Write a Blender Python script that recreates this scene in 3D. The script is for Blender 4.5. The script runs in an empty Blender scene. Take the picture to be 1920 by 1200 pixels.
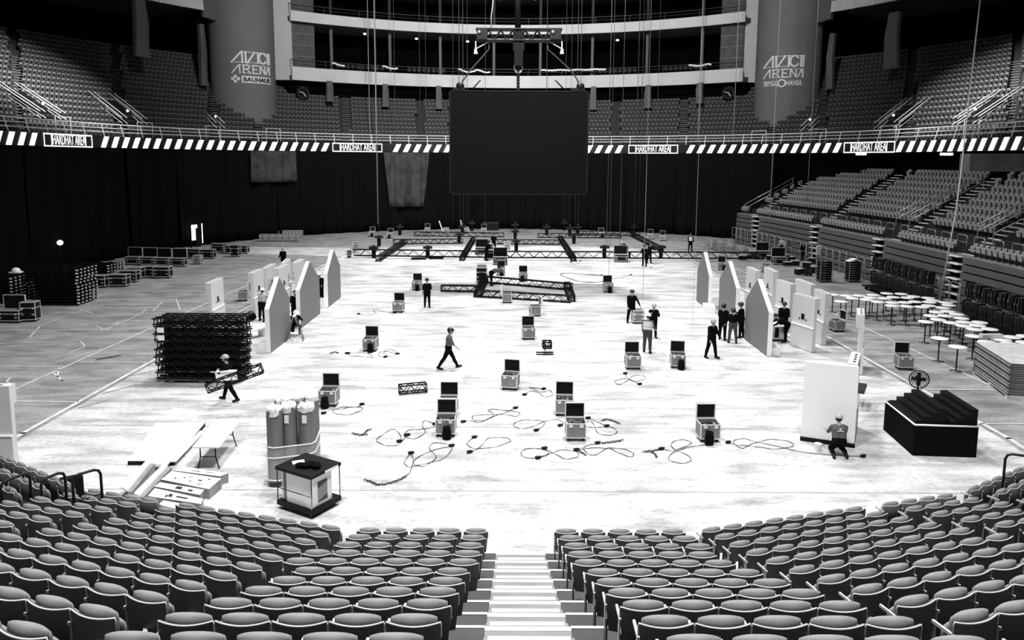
import bpy, bmesh, math, random
import numpy as np
from mathutils import Vector, Matrix, Quaternion
random.seed(7)
SC = bpy.context.scene
COL = SC.collection
PI = math.pi

# ------------------------------------------------------------------ camera
F = 1387.0            # focal length in pixels of a 1920 px wide frame
PY = 480.0            # the photo is a crop: its optical axis meets it at this row
TH = math.radians(7.43)
ROLL = math.radians(0.3)
H = 8.9
CT, ST = math.cos(TH), math.sin(TH)
cam_d = bpy.data.cameras.new('camera')
cam = bpy.data.objects.new('camera', cam_d)
COL.objects.link(cam)
cam_d.sensor_width = 36.0
cam_d.lens = F / 1920 * 36.0
cam_d.shift_y = -(600 - PY) / 1920
cam_d.clip_end = 400
_up = Vector((0, ST, CT)); _fw = Vector((0, CT, -ST)); _rt = Vector((1, 0, 0))
_cx = _rt * math.cos(ROLL) + _up * math.sin(ROLL)
_cy = -_rt * math.sin(ROLL) + _up * math.cos(ROLL)
_m = Matrix((( _cx.x, _cy.x, -_fw.x, 0), (_cx.y, _cy.y, -_fw.y, 0), (_cx.z, _cy.z, -_fw.z, H), (0, 0, 0, 1)))
cam.matrix_world = _m
SC.camera = cam

def ray(px, py):
    u, v = px - 960, py - PY
    c, s = math.cos(ROLL), math.sin(ROLL)
    u2, v2 = u * c + v * s, -u * s + v * c
    return Vector((u2, F * CT - v2 * ST, -F * ST - v2 * CT))
def G(px, py, z=0.0):
    """point on the level plane z seen at a pixel of the photo"""
    d = ray(px, py)
    t = (z - H) / d.z
    return Vector((d.x * t, d.y * t, z))
def GY(px, py, Y):
    d = ray(px, py)
    t = Y / d.y
    return Vector((d.x * t, Y, H + d.z * t))
def proj(p):
    q = Vector(p) - Vector((0, 0, H))
    zc = q.dot(_fw)
    return (960 + F * q.dot(_cx) / zc, PY - F * q.dot(_cy) / zc, zc)

# ------------------------------------------------------------------ light and exposure
SC.view_settings.view_transform = 'Standard'
SC.view_settings.look = 'None'
SC.view_settings.gamma = 1
SC.view_settings.use_curve_mapping = False
SC.view_settings.exposure = 0.0
w = bpy.data.worlds.new('world'); SC.world = w
w.use_nodes = True
w.node_tree.nodes['Background'].inputs[0].default_value = (1, 1, 1, 1)
w.node_tree.nodes['Background'].inputs[1].default_value = 0.02
def area(name, x, y, z, size, power, spread=180, tgt=None):
    l = bpy.data.lights.new(name, 'AREA'); l.shape = 'SQUARE'; l.size = size; l.energy = power
    l.spread = math.radians(spread)
    o = bpy.data.objects.new(name, l); COL.objects.link(o); o.location = (x, y, z)
    if tgt:
        o.rotation_euler = (Vector(tgt) - Vector((x, y, z))).to_track_quat('-Z', 'Y').to_euler()
    return o
LP = 4700
for (x, y, k) in ((-6, 9, 1.05), (6, 9, 1.05), (-6, 36, .85), (6, 36, .85), (0, 66, 2.0)):
    area('roof_light', x, y, 34, 2.2, LP * k, 130)
area('roof_light', 0, 22, 42, 3, 9000, 70, (0, 100, 21))
for s_ in (-1, 1): area('roof_light', s_ * 8, 58, 46, 1.5, 1500, 26, (s_ * 43.5, 68, 15.5))  # narrow lamps added to brighten the middle rows of the side stands

# ------------------------------------------------------------------ materials
MATS = {}
def mk(name, v, rough=.6, metal=0.0, noise=0.0, nscale=3.0, emit=None, alpha=None, spec=.5, stretch=None, v2=None):
    m = bpy.data.materials.new(name); m.use_nodes = True
    nt = m.node_tree; b = nt.nodes['Principled BSDF']
    b.inputs['Base Color'].default_value = (v, v, v, 1)
    b.inputs['Roughness'].default_value = rough
    b.inputs['Metallic'].default_value = metal
    b.inputs['Specular IOR Level'].default_value = spec
    if noise or v2 is not None:
        tc = nt.nodes.new('ShaderNodeTexCoord'); mp = nt.nodes.new('ShaderNodeMapping')
        n = nt.nodes.new('ShaderNodeTexNoise'); r = nt.nodes.new('ShaderNodeValToRGB')
        nt.links.new(tc.outputs['Object'], mp.inputs[0]); nt.links.new(mp.outputs[0], n.inputs[0])
        if stretch: mp.inputs['Scale'].default_value = stretch
        n.inputs['Scale'].default_value = nscale; n.inputs['Detail'].default_value = 6
        lo = v * (1 - noise); hi = min(1, v * (1 + noise)) if v2 is None else v2
        r.color_ramp.elements[0].position = .35; r.color_ramp.elements[1].position = .65
        r.color_ramp.elements[0].color = (lo, lo, lo, 1); r.color_ramp.elements[1].color = (hi, hi, hi, 1)
        nt.links.new(n.outputs['Fac'], r.inputs[0]); nt.links.new(r.outputs[0], b.inputs['Base Color'])
    if emit:
        b.inputs['Emission Color'].default_value = (1, 1, 1, 1)
        b.inputs['Emission Strength'].default_value = emit
    if alpha is not None:
        b.inputs['Alpha'].default_value = alpha
    MATS[name] = m
    return m
def floor_mat(name, base, lo, scale, streak):
    m = bpy.data.materials.new(name); m.use_nodes = True
    nt = m.node_tree; b = nt.nodes['Principled BSDF']; L = nt.links.new
    b.inputs['Roughness'].default_value = .75; b.inputs['Specular IOR Level'].default_value = .25
    tc = nt.nodes.new('ShaderNodeTexCoord')
    def layer(sc, st, det, p0, p1, c0, c1, dist=0.0):
        mp = nt.nodes.new('ShaderNodeMapping'); mp.inputs['Scale'].default_value = st
        n = nt.nodes.new('ShaderNodeTexNoise'); n.inputs['Scale'].default_value = sc; n.inputs['Detail'].default_value = det
        n.inputs['Distortion'].default_value = dist
        r = nt.nodes.new('ShaderNodeValToRGB')
        r.color_ramp.elements[0].position = p0; r.color_ramp.elements[1].position = p1
        r.color_ramp.elements[0].color = (c0,) * 3 + (1,); r.color_ramp.elements[1].color = (c1,) * 3 + (1,)
        L(tc.outputs['Object'], mp.inputs[0]); L(mp.outputs[0], n.inputs[0]); L(n.outputs['Fac'], r.inputs[0])
        return r.outputs[0]
    def mul(a, c, f=1.0):
        x = nt.nodes.new('ShaderNodeMixRGB'); x.blend_type = 'MULTIPLY'; x.inputs[0].default_value = f
        L(a, x.inputs[1]); L(c, x.inputs[2]); return x.outputs[0]
    a = layer(scale, (.6, 1.3, 1), 9, .32, .6, lo, base, .4)
    c = layer(1.2, (.35, 1.5, 1), 5, .36, .52, streak, 1)
    d = layer(.12, (.6, 1.2, 1), 3, .35, .6, .86, 1)
    e = layer(14, (.4, 1, 1), 4, .34, .5, .74, 1)
    L(mul(mul(mul(a, c), d), e), b.inputs['Base Color'])
    MATS[name] = m
floor_mat('concrete', .42, .25, .9, .74)
floor_mat('rink_paint', .81, .5, .7, .66)
mk('line_white', .72, .6, noise=.2, nscale=2)
mk('seam', .3, .8)
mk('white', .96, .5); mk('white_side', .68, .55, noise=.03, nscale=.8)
mk('black', .004, .6, spec=.2); mk('black_metal', .008, .5, spec=.3); mk('drape', .007, .95, spec=.0)
mk('drape_grey', .06, .9, noise=.3, nscale=1, spec=.0)
mk('dark_wall', .003, .9, spec=0); mk('dark_grey', .02, .7)
mk('screen', .006, .8, spec=.1)
mk('concrete_dark', .10, .8, noise=.2, nscale=1.5); mk('concrete_mid', .22, .8, noise=.12, nscale=1.0)
mk('near_riser', .055, .8, noise=.15, nscale=2); mk('stair', .23, .75, noise=.1, nscale=2); mk('nosing', .9, .5)
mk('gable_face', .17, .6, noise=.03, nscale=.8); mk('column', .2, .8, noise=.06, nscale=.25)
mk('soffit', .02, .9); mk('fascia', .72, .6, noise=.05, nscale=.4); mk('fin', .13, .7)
mk('plaster', .6, .7)
mk('steel', .5, .35, metal=.6); mk('steel_dark', .12, .4, metal=.5); mk('rail_light', .9, .4)
mk('seat_shell', .07, .5, noise=.1, nscale=4); mk('seat_rim', .62, .35); mk('seat_cushion', .23, .75, noise=.12, nscale=6)
mk('seat_far', .19, .7); mk('seat_right', .30, .7); mk('seat_pan_far_shaded', .045, .7); mk('seat_far_dark', .02, .8)
mk('arm', .55, .45)
mk('stand_panel', .10, .6, noise=.05, nscale=.5); mk('stand_gap', .008, .9)
mk('case_panel', .20, .5, noise=.15, nscale=3); mk('case_black', .006, .5, spec=.2); mk('case_edge', .75, .3, metal=.3)
mk('hull_white', .85, .5)
mk('chair_black', .01, .45, spec=.3); mk('truss', .004, .6, spec=.15); mk('cloth_black', .005, .9, spec=.05); mk('wood_light', .62, .7, noise=.12, nscale=3)
mk('wood_grey', .09, .8, noise=.2, nscale=3)
mk('carpet_roll', .17, .65, noise=.25, nscale=1.2, stretch=(3, 3, .3))
mk('plastic_film', .8, .2, alpha=.28); mk('plastic_white', .85, .3)
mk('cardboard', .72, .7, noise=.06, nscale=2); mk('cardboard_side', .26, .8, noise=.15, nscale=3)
mk('led_white', 1, .5, emit=1.6); mk('led_text', 1, .5, emit=.9); mk('led_black', .004, .5); mk('lamp', 1, .5, emit=2.0); mk('doorlight', 1, .5, emit=2.5)
mk('skin', .42, .6); mk('shirt_black', .005, .9, spec=.05); mk('shirt_grey', .09, .85); mk('trousers', .004, .9, spec=.05); mk('jeans', .045, .9, noise=.3, nscale=8)
mk('shoe', .008, .5, spec=.2); mk('hat_white', .88, .35); mk('hat_dark', .015, .3); mk('hat_grey', .4, .35); mk('vest', .6, .6); mk('stripe', .9, .4)
mk('shirt_light', .4, .8); mk('hair', .02, .9); mk('glass_dark', .01, .1)
mk('rope', .5, .6); mk('wire', .10, .5); mk('cable', .02, .6)

# ------------------------------------------------------------------ mesh builder
class MB:
    def __init__(s): s.v = []; s.f = []; s.m = []; s.sm = []
    def add(s, vs, fs, mi=0, smooth=False):
        b = len(s.v); s.v += [tuple(x) for x in vs]
        for f in fs: s.f.append(tuple(b + i for i in f)); s.m.append(mi); s.sm.append(smooth)
        return s
    def box(s, c, d, rz=0, mi=0, rx=0, ry=0):
        R = Matrix.Rotation(rz, 3, 'Z') @ Matrix.Rotation(ry, 3, 'Y') @ Matrix.Rotation(rx, 3, 'X')
        vs = []
        for z in (-.5, .5):
            for x, y in ((-.5, -.5), (.5, -.5), (.5, .5), (-.5, .5)):
                vs.append(Vector(c) + R @ Vector((x * d[0], y * d[1], z * d[2])))
        return s.add(vs, [(3, 2, 1, 0), (4, 5, 6, 7), (0, 1, 5, 4), (1, 2, 6, 5), (2, 3, 7, 6), (3, 0, 4, 7)], mi)
    def bb(s, x0, x1, y0, y1, z0, z1, mi=0):
        return s.box(((x0 + x1) / 2, (y0 + y1) / 2, (z0 + z1) / 2), (abs(x1 - x0), abs(y1 - y0), abs(z1 - z0)), 0, mi)
    def cyl(s, p0, p1, r0, r1=None, n=8, mi=0, caps=True, smooth=True):
        p0 = Vector(p0); p1 = Vector(p1); r1 = r0 if r1 is None else r1
        ax = (p1 - p0); 
        if ax.length < 1e-6: return s
        q = ax.to_track_quat('Z', 'Y')
        vs = []
        for p, r in ((p0, r0), (p1, r1)):
            for i in range(n):
                a = 2 * PI * i / n
                vs.append(p + q @ Vector((r * math.cos(a), r * math.sin(a), 0)))
        fs = [(i, (i + 1) % n, n + (i + 1) % n, n + i) for i in range(n)]
        s.add(vs, fs, mi, smooth)
        if caps: s.add(vs, [tuple(range(n - 1, -1, -1)), tuple(range(n, 2 * n))], mi)
        return s
    def tube(s, pts, r, n=6, mi=0, closed=False):
        pts = [Vector(p) for p in pts]; k = len(pts); rings = []
        up = None
        for i, p in enumerate(pts):
            a = pts[(i - 1) % k] if (closed or i > 0) else p
            b = pts[(i + 1) % k] if (closed or i < k - 1) else p
            t = (b - a).normalized()
            ref = Vector((0, 0, 1)) if abs(t.z) < .9 else Vector((1, 0, 0))
            if up is not None:
                e1 = (up - t * up.dot(t))
                e1 = e1.normalized() if e1.length > 1e-4 else t.cross(ref).normalized()
            else: e1 = t.cross(ref).normalized()
            up = e1; e2 = t.cross(e1)
            rings.append([p + e1 * (r * math.cos(2 * PI * j / n)) + e2 * (r * math.sin(2 * PI * j / n)) for j in range(n)])
        vs = [v for rg in rings for v in rg]; fs = []
        for i in range(k if closed else k - 1):
            i2 = (i + 1) % k
            for j in range(n):
                fs.append((i * n + j, i * n + (j + 1) % n, i2 * n + (j + 1) % n, i2 * n + j))
        if not closed: fs += [tuple(range(n - 1, -1, -1)), tuple((k - 1) * n + j for j in range(n))]
        return s.add(vs, fs, mi, True)
    def prism(s, poly, z0, z1, mi=0, mi_side=None):
        n = len(poly); ms = mi if mi_side is None else mi_side
        vs = [(p[0], p[1], z0) for p in poly] + [(p[0], p[1], z1) for p in poly]
        s.add(vs, [tuple(range(n - 1, -1, -1)), tuple(range(n, 2 * n))], mi)
        return s.add(vs, [(i, (i + 1) % n, n + (i + 1) % n, n + i) for i in range(n)], ms)
    def ext(s, poly, ax, t, mi=0, mi_side=None):
        """extrude a polygon of 3D points along vector ax*t"""
        n = len(poly); ms = mi if mi_side is None else mi_side
        a = Vector(ax) * t
        vs = [Vector(p) for p in poly] + [Vector(p) + a for p in poly]
        s.add(vs, [tuple(range(n - 1, -1, -1)), tuple(range(n, 2 * n))], mi)
        return s.add(vs, [(i, (i + 1) % n, n + (i + 1) % n, n + i) for i in range(n)], ms)
    def sph(s, c, r, mi=0, nu=10, nv=7, sc=(1, 1, 1), z0=-1.0):
        c = Vector(c); vs = []; fs = []
        for j in range(nv + 1):
            th = math.acos(max(-1, min(1, 1 - (1 - z0) * j / nv)))
            for i in range(nu):
                a = 2 * PI * i / nu
                vs.append(c + Vector((r * sc[0] * math.sin(th) * math.cos(a), r * sc[1] * math.sin(th) * math.sin(a), r * sc[2] * math.cos(th))))
        for j in range(nv):
            for i in range(nu):
                fs.append((j * nu + i, (j + 1) * nu + i, (j + 1) * nu + (i + 1) % nu, j * nu + (i + 1) % nu))
        return s.add(vs, fs, mi, True)
    def lathe(s, prof, n=20, mi=0, c=(0, 0, 0)):
        vs = []; fs = []; k = len(prof)
        for r, z in prof:
            for i in range(n):
                a = 2 * PI * i / n
                vs.append((c[0] + r * math.cos(a), c[1] + r * math.sin(a), c[2] + z))
        for j in range(k - 1):
            for i in range(n):
                fs.append((j * n + i, j * n + (i + 1) % n, (j + 1) * n + (i + 1) % n, (j + 1) * n + i))
        fs += [tuple(range(n - 1, -1, -1)), tuple((k - 1) * n + i for i in range(n))]
        return s.add(vs, fs, mi, True)
    def merge(s, o, M=None):
        b = len(s.v)
        s.v += [tuple(M @ Vector(x)) if M else x for x in o.v]
        s.f += [tuple(b + i for i in f) for f in o.f]; s.m += o.m; s.sm += o.sm
        return s
    def mesh(s, name, mats):
        me = bpy.data.meshes.new(name)
        me.from_pydata([tuple(v) for v in s.v], [], s.f)
        for m in (mats if isinstance(mats, (list, tuple)) else [mats]):
            me.materials.append(MATS[m] if isinstance(m, str) else m)
        me.polygons.foreach_set('material_index', s.m)
        me.polygons.foreach_set('use_smooth', s.sm)
        me.update()
        return me
def link(name, me, parent=None, loc=(0, 0, 0), rz=0):
    o = bpy.data.objects.new(name, me); COL.objects.link(o)
    o.location = loc; o.rotation_euler = (0, 0, rz)
    if parent: o.parent = parent
    return o
def build(name, mb, mats, parent=None, loc=(0, 0, 0), rz=0, label=None):
    o = link(name, mb.mesh(name, mats), parent, loc, rz)
    if label: o['label'] = label
    return o
def tag(o, label, cat, group=None, kind=None):
    o['label'] = label; o['category'] = cat
    if group: o['group'] = group
    if kind: o['kind'] = kind
    return o
def thing(name, label, cat, loc=(0, 0, 0), rz=0, group=None):
    o = bpy.data.objects.new(name, None); COL.objects.link(o)
    o.empty_display_size = .2
    o.location = loc; o.rotation_euler = (0, 0, rz)
    return tag(o, label, cat, group)
def struct(name, mb, mats, loc=(0, 0, 0)):
    o = build(name, mb, mats, None, loc); o['kind'] = 'structure'; return o
KIDS = {}
def dup(root, loc, rz, label=None, group=None, scale=None):
    r = root.copy(); COL.objects.link(r); r.location = loc; r.rotation_euler = (0, 0, rz)
    if label: r['label'] = label
    if group: r['group'] = group
    if scale: r.scale = scale
    for ch in KIDS.setdefault(root.name, list(root.children)):
        c = ch.copy(); COL.objects.link(c); c.parent = r
        for g in KIDS.setdefault(ch.name, list(ch.children)):
            d = g.copy(); COL.objects.link(d); d.parent = c
    return r
class Proto:
    """build once, then copy: the first call places the original itself"""
    def __init__(s, fn): s.fn = fn; s.o = None
    def __call__(s, loc, rz, label, group=None):
        if s.o is None:
            s.o = s.fn(); s.o.location = loc; s.o.rotation_euler = (0, 0, rz); s.o['label'] = label
            if group: s.o['group'] = group
            return s.o
        o = dup(s.o, loc, rz, label, group)
        if not group and 'group' in o: del o['group']
        return o
ORD = ['zeroth', 'first', 'second', 'third', 'fourth', 'fifth', 'sixth', 'seventh', 'eighth', 'ninth', 'tenth', 'eleventh', 'twelfth', 'thirteenth', 'fourteenth', 'fifteenth', 'sixteenth', 'seventeenth', 'eighteenth']
def text_mb(s, size, depth=.02, bold=0.0, mi=0):
    cu = bpy.data.curves.new('lettering', 'FONT'); cu.body = s; cu.size = size; cu.extrude = depth; cu.offset = bold
    cu.align_x = 'CENTER'; cu.align_y = 'CENTER'; cu.resolution_u = 3
    o = bpy.data.objects.new('lettering', cu); COL.objects.link(o)
    dg = bpy.context.evaluated_depsgraph_get()
    me = bpy.data.meshes.new_from_object(o.evaluated_get(dg))
    mb = MB(); mb.add([v.co.copy() for v in me.vertices], [tuple(p.vertices) for p in me.polygons], mi)
    bpy.data.objects.remove(o); bpy.data.curves.remove(cu); bpy.data.meshes.remove(me)
    return mb
# ================================================================== THE HALL
CY = 60.0    # centre of the far half circle of the bowl
def ring_dirs(y_near=-6.0, step=1.3, left=True, right=True, r0=36.5):
    """samples along a stadium-shaped path: (centre point, outward normal)"""
    out = []
    n = int((CY - y_near) / step)
    if left: out += [(Vector((0, y_near + (CY - y_near) * i / n, 0)), Vector((-1, 0, 0))) for i in range(n)]
    na = int(PI * r0 / step)
    for i in range(na + 1):
        a = PI - PI * i / na
        out.append((Vector((0, CY, 0)), Vector((math.cos(a), math.sin(a), 0))))
    if right: out += [(Vector((0, CY - (CY - y_near) * i / n, 0)), Vector((1, 0, 0))) for i in range(1, n + 1)]
    return out
def path_at(r, px):
    """where the stadium path of radius r passes the pixel column px (far side)"""
    k = (px - 960) / F
    Z = r / abs(k) if abs(k) > 1e-6 else 1e9
    if Z > CY or abs(k) < 1e-6:
        a = 1 + k * k
        Z = (2 * CY + math.sqrt(4 * CY * CY - 4 * a * (CY * CY - r * r))) / (2 * a)
    p = Vector((k * Z, Z, 0))
    n = Vector((p.x, p.y - CY, 0)).normalized() if Z > CY else Vector((1 if p.x > 0 else -1, 0, 0))
    return p, n
def strip(mb, dirs, prof, mi=0, closed=True):
    """sweep a profile [(radius, z)...] along the path"""
    k = len(prof); vs = []
    for c, n in dirs:
        for r, z in prof: vs.append(c + n * r + Vector((0, 0, z)))
    fs = []
    for i in range(len(dirs) - 1):
        for j in range(k if closed else k - 1):
            j2 = (j + 1) % k
            fs.append((i * k + j, i * k + j2, (i + 1) * k + j2, (i + 1) * k + j))
    if closed: fs += [tuple(range(k)), tuple((len(dirs) - 1) * k + j for j in range(k - 1, -1, -1))]
    return mb.add(vs, fs, mi)
ALL = ring_dirs()

# ---- floor, with the pale rink slab and the painted lines
mb = MB()
mb.prism([(-60, -8), (60, -8), (60, 115), (-60, 115)], -.3, 0, 0)
def round_rect(x0, x1, y0, y1, r, n=10):
    out = []
    for cx, cy, a0 in ((x1 - r, y0 + r, -90), (x1 - r, y1 - r, 0), (x0 + r, y1 - r, 90), (x0 + r, y0 + r, 180)):
        for i in range(n + 1):
            a = math.radians(a0 + 90 * i / n); out.append((cx + r * math.cos(a), cy + r * math.sin(a)))
    return out
RX0, RX1, RY0, RY1 = -15.6, 15.9, 14.6, 76.0
mb.prism(round_rect(RX0, RX1, RY0, RY1, 8.5), 0, .012, 1, 1)
def fl(pts, wd, mi=2, z=.016):
    pts = [Vector(p) for p in pts]
    for a, b in zip(pts, pts[1:]):
        d = (b - a).normalized(); n = Vector((-d.y, d.x, 0)) * wd / 2; a2 = a - d * wd * .4; b2 = b + d * wd * .4
        mb.add([(p.x, p.y, z) for p in (a2 - n, b2 - n, b2 + n, a2 + n)], [(0, 1, 2, 3)], mi)
rr = round_rect(RX0 - .25, RX1 + .25, RY0 - .25, RY1 + .25, 8.7)
fl([Vector((x, y, 0)) for x, y in rr] + [Vector((rr[0][0], rr[0][1], 0))], .16)
fl([Vector((-19.3, 20, 0)), Vector((-18.4, 66, 0)), Vector((-13, 76, 0))], .09)
fl([Vector((19.3, 24, 0)), Vector((18.6, 62, 0))], .09)
for yy in (22.4, 26.2, 31.5):
    fl([Vector((-18.9, yy, 0)), Vector((-15.9, yy, 0))], .08); fl([Vector((15.9, yy + 2, 0)), Vector((19, yy + 2, 0))], .08)
for y0, x0, x1 in ((30.8, -38, -19.2), (37.5, -36, -21), (52.5, -34, 34), (44.2, -30, -22), (26.3, -30, -19.2)):
    fl([Vector((x0, y0, 0)), Vector((x1, y0, 0))], .08)
for pts in ([(0, 645), (150, 640), (160, 650), (130, 662)], [(55, 634), (75, 612), (130, 590), (205, 570)], [(218, 610), (262, 590), (275, 580)],
            [(180, 611), (195, 620), (215, 610), (222, 603)], [(110, 690), (108, 710), (118, 714), (100, 700)], [(287, 583), (300, 570), (303, 567)],
            [(330, 560), (338, 582), (350, 584)], [(20, 708), (12, 716), (28, 724)], [(150, 580), (178, 590)], [(190, 655), (105, 680)]):
    fl([G(*p) for p in pts], .07)
for yy in (19.0, 23.8, 29.0, 36.0, 41.0, 47.0, 56.5, 66):      # slab joints across the rink
    fl([Vector((RX0 + .6, yy, 0)), Vector((RX1 - .6, yy, 0))], .035, 3 if yy < 30 else 2, .0165)
fl([G(452, 467), G(650, 468), G(640, 476), G(440, 474)], .5, 2, .013)
mb.add([Vector((p.x, p.y, .014)) for p in (G(438, 476), G(640, 481), G(668, 465), G(470, 463))], [(0, 1, 2, 3)], 1)
for (x, y, wd) in ((250, 705, 1.0), (195, 738, .9), (150, 765, .7)):   # dark rubber marks
    p = G(x, y); fl([p, p + Vector((.8 * wd, 1.2 * wd, 0))], .12, 3, .018)
struct('floor', mb, ['concrete', 'rink_paint', 'line_white', 'seam'])

# ---- dark shell walls
mb = MB(); strip(mb, ALL, [(37.9, 0), (37.9, 10.0), (38.1, 10.0), (38.1, 0)]); struct('wall_lower', mb, 'dark_wall')
mb = MB(); strip(mb, ALL, [(58, 0), (58, 48), (58.4, 48), (58.4, 0)]); struct('wall_outer', mb, 'dark_wall')

# ---- upper tier: stepped concrete, rows 0.8 deep and 0.58 high
TR0, TZ0, TD, TRISE, NROW = 38.0, 10.0, .8, .58, 21
prof = []
for i in range(NROW):
    prof += [(TR0 + TD * i, TZ0 + TRISE * (i - 1) if i else TZ0 - .3), (TR0 + TD * i, TZ0 + TRISE * i)]
prof += [(TR0 + TD * NROW, TZ0 + TRISE * (NROW - 1)), (TR0 + TD * NROW, TZ0 - .3)]
mb = MB(); strip(mb, ALL, prof); struct('upper_tier', mb, 'dark_grey')

# ---- the display ribbon with slanted stripes
RB0, RB1, RR = 9.75, 10.75, 36.5
fine = ring_dirs(step=.65)
base = thing('ribbon_display', 'long curved black and white striped display ribbon below the upper stand railing', 'display')
mb = MB(); strip(mb, fine, [(RR, RB0), (RR, RB1), (RR + 1.5, RB1), (RR + 1.5, RB0)]); build('display_band', mb, 'led_black', base)
# path length parametrisation
L_ST = CY + 6
def on_path(s, r):
    """s: metres along the ribbon (radius RR), from the near left end"""
    if s < L_ST: return Vector((-r, -6 + s, 0)), Vector((-1, 0, 0))
    a = (s - L_ST) / RR
    if a < PI: return Vector((r * math.cos(PI - a), CY + r * math.sin(PI - a), 0)), Vector((math.cos(PI - a), math.sin(PI - a), 0))
    return Vector((r, CY - (s - L_ST - PI * RR), 0)), Vector((1, 0, 0))
def s_at(px):
    p, n = path_at(RR, px)
    if p.y <= CY: return (p.y + 6) if p.x < 0 else L_ST + PI * RR + CY - p.y
    return L_ST + (PI - math.atan2(p.y - CY, p.x)) * RR
signs = [(135, 'leftmost'), (672, 'second'), (1221, 'third'), (1622, 'rightmost')]
ss = [s_at(px) for px, _ in signs]
mb = MB(); pitch = 1.3; s = 0.0; HW = 3.15; runs = []
while s < 2 * L_ST + PI * RR - 2:
    if all(abs(s + .5 - q) > HW + .55 for q in ss):
        pts = []
        for ds, z in ((0, RB0 + .02), (.62, RB0 + .02), (1.12, RB1 - .02), (.5, RB1 - .02)):
            p, n = on_path(s + ds, RR - .03); pts.append(p + Vector((0, 0, z)))
        mb.add(pts, [(0, 1, 2, 3)], 0)
    elif mb.v: runs.append(mb); mb = MB()
    s += pitch
for q_ in runs + [mb]: build('stripes', q_, 'led_white', base)
for q, (px, nm) in zip(ss, signs):
    p, n = on_path(q, RR - .1)
    t = Vector((n.y, -n.x, 0)); rz = math.atan2(t.y, t.x)
    M = Matrix.Translation(p + Vector((0, 0, (RB0 + RB1) / 2))) @ Matrix.Rotation(rz, 4, 'Z') @ Matrix.Rotation(PI / 2, 4, 'X')
    a = MB(); a.box((0, 0, 0), (2 * HW, 1.06, .06))
    sg = build('sign_panel', MB().merge(a, M), 'led_black', base, label=nm + ' of the four hard hat signs on the ribbon')
    b = MB()
    for x0, x1, y0, y1 in ((-HW, HW, .42, .53), (-HW, HW, -.53, -.42), (-HW, -HW + .1, -.5, .5), (HW - .1, HW, -.5, .5), (-HW + .9, -HW + 1.0, -.45, .45), (HW - 1.0, HW - .9, -.45, .45)):
        b.bb(x0, x1, y0, y1, .03, .06)
    tm = text_mb('HARDHAT AREA', 1.0, .01, .0)
    w_ = max(v[0] for v in tm.v) - min(v[0] for v in tm.v); h_ = max(v[1] for v in tm.v) - min(v[1] for v in tm.v)
    b.merge(tm, Matrix.Translation((0, 0, .06)) @ Matrix.Diagonal((4.25 / w_, .8 / h_, 1, 1)))
    build('lettering', MB().merge(b, M), 'led_text', sg)

# ---- railing above the ribbon
rl = thing('guard_rail', 'pale steel handrail running along the top of the striped ribbon', 'railing')
mb = MB()
for z, r in ((11.15, .04), (11.5, .04), (11.85, .06)):
    mb.tube([c + n * (RR + .35 + (z - 10.8) * .25) + Vector((0, 0, z)) for c, n in ALL[::2]], r, 5)
build('rail', mb, 'rail_light', rl)
pm = None
s = 2.0; cnt = 0
while s < 2 * L_ST + PI * RR - 2 and cnt < 99:
    p, n = on_path(s, RR + .35)
    if pm is None:
        a = MB(); a.cyl((0, 0, 0), (.27, 0, 1.08), .05, n=5); pm = a.mesh('post', 'rail_light')
    o = link('post', pm, rl, p + Vector((0, 0, 10.75)), math.atan2(n.y, n.x)); cnt += 1; s += 2.35
# aisle frames on top of the front row
for px in (129, 280, 406, 517, 1416, 1526, 1655, 1808):
    p, n = path_at(TR0 + .5, px)
    t = Vector((n.y, -n.x, 0)); a = MB()
    q = [p + t * d + Vector((0, 0, z)) for d, z in ((-.9, 10.3), (-.9, 12.3), (.9, 12.3), (.9, 10.3))]
    a.tube(q, .05, 5)
    tag(build('stair_gate', a, 'rail_light'), 'pale tube frame guarding the foot of an upper stand aisle', 'railing', 'tube frames above the ribbon')

# ---- columns, with their wall signs
def column(px, side, nm):
    k = (px - 960) / F; r = 46.3
    a = 1 + k * k; Z = (2 * CY + math.sqrt(4 * CY * CY - 4 * a * (CY * CY - r * r))) / (2 * a)
    c = Vector((k * Z, Z, 0)); R = 3.75
    m = MB(); m.cyl((c.x, c.y, 9), (c.x, c.y, 46), R, n=64, caps=False); struct('column', m, 'column')
    return c, R
cL, RC = column(466, -1, 'left'); cR, _ = column(1463, 1, 'right')
def free(lines, w_, h_, sw):
    out = []
    for s_ in lines:
        pp = [(p[0] * w_ - w_ / 2, p[1] * h_ - h_ / 2) for p in s_]
        for a, b in zip(pp, pp[1:]):
            d = Vector((b[0] - a[0], b[1] - a[1])); u = d.normalized(); n = Vector((-u.y, u.x)) * sw / 2
            for i in range(4):
                p0 = Vector(a) + d * (i / 4) - u * sw * (.4 if i == 0 else 0); p1 = Vector(a) + d * ((i + 1) / 4) + u * sw * (.4 if i == 3 else 0)
                out.append([p0 - n, p1 - n, p1 + n, p0 + n])
    return out
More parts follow.
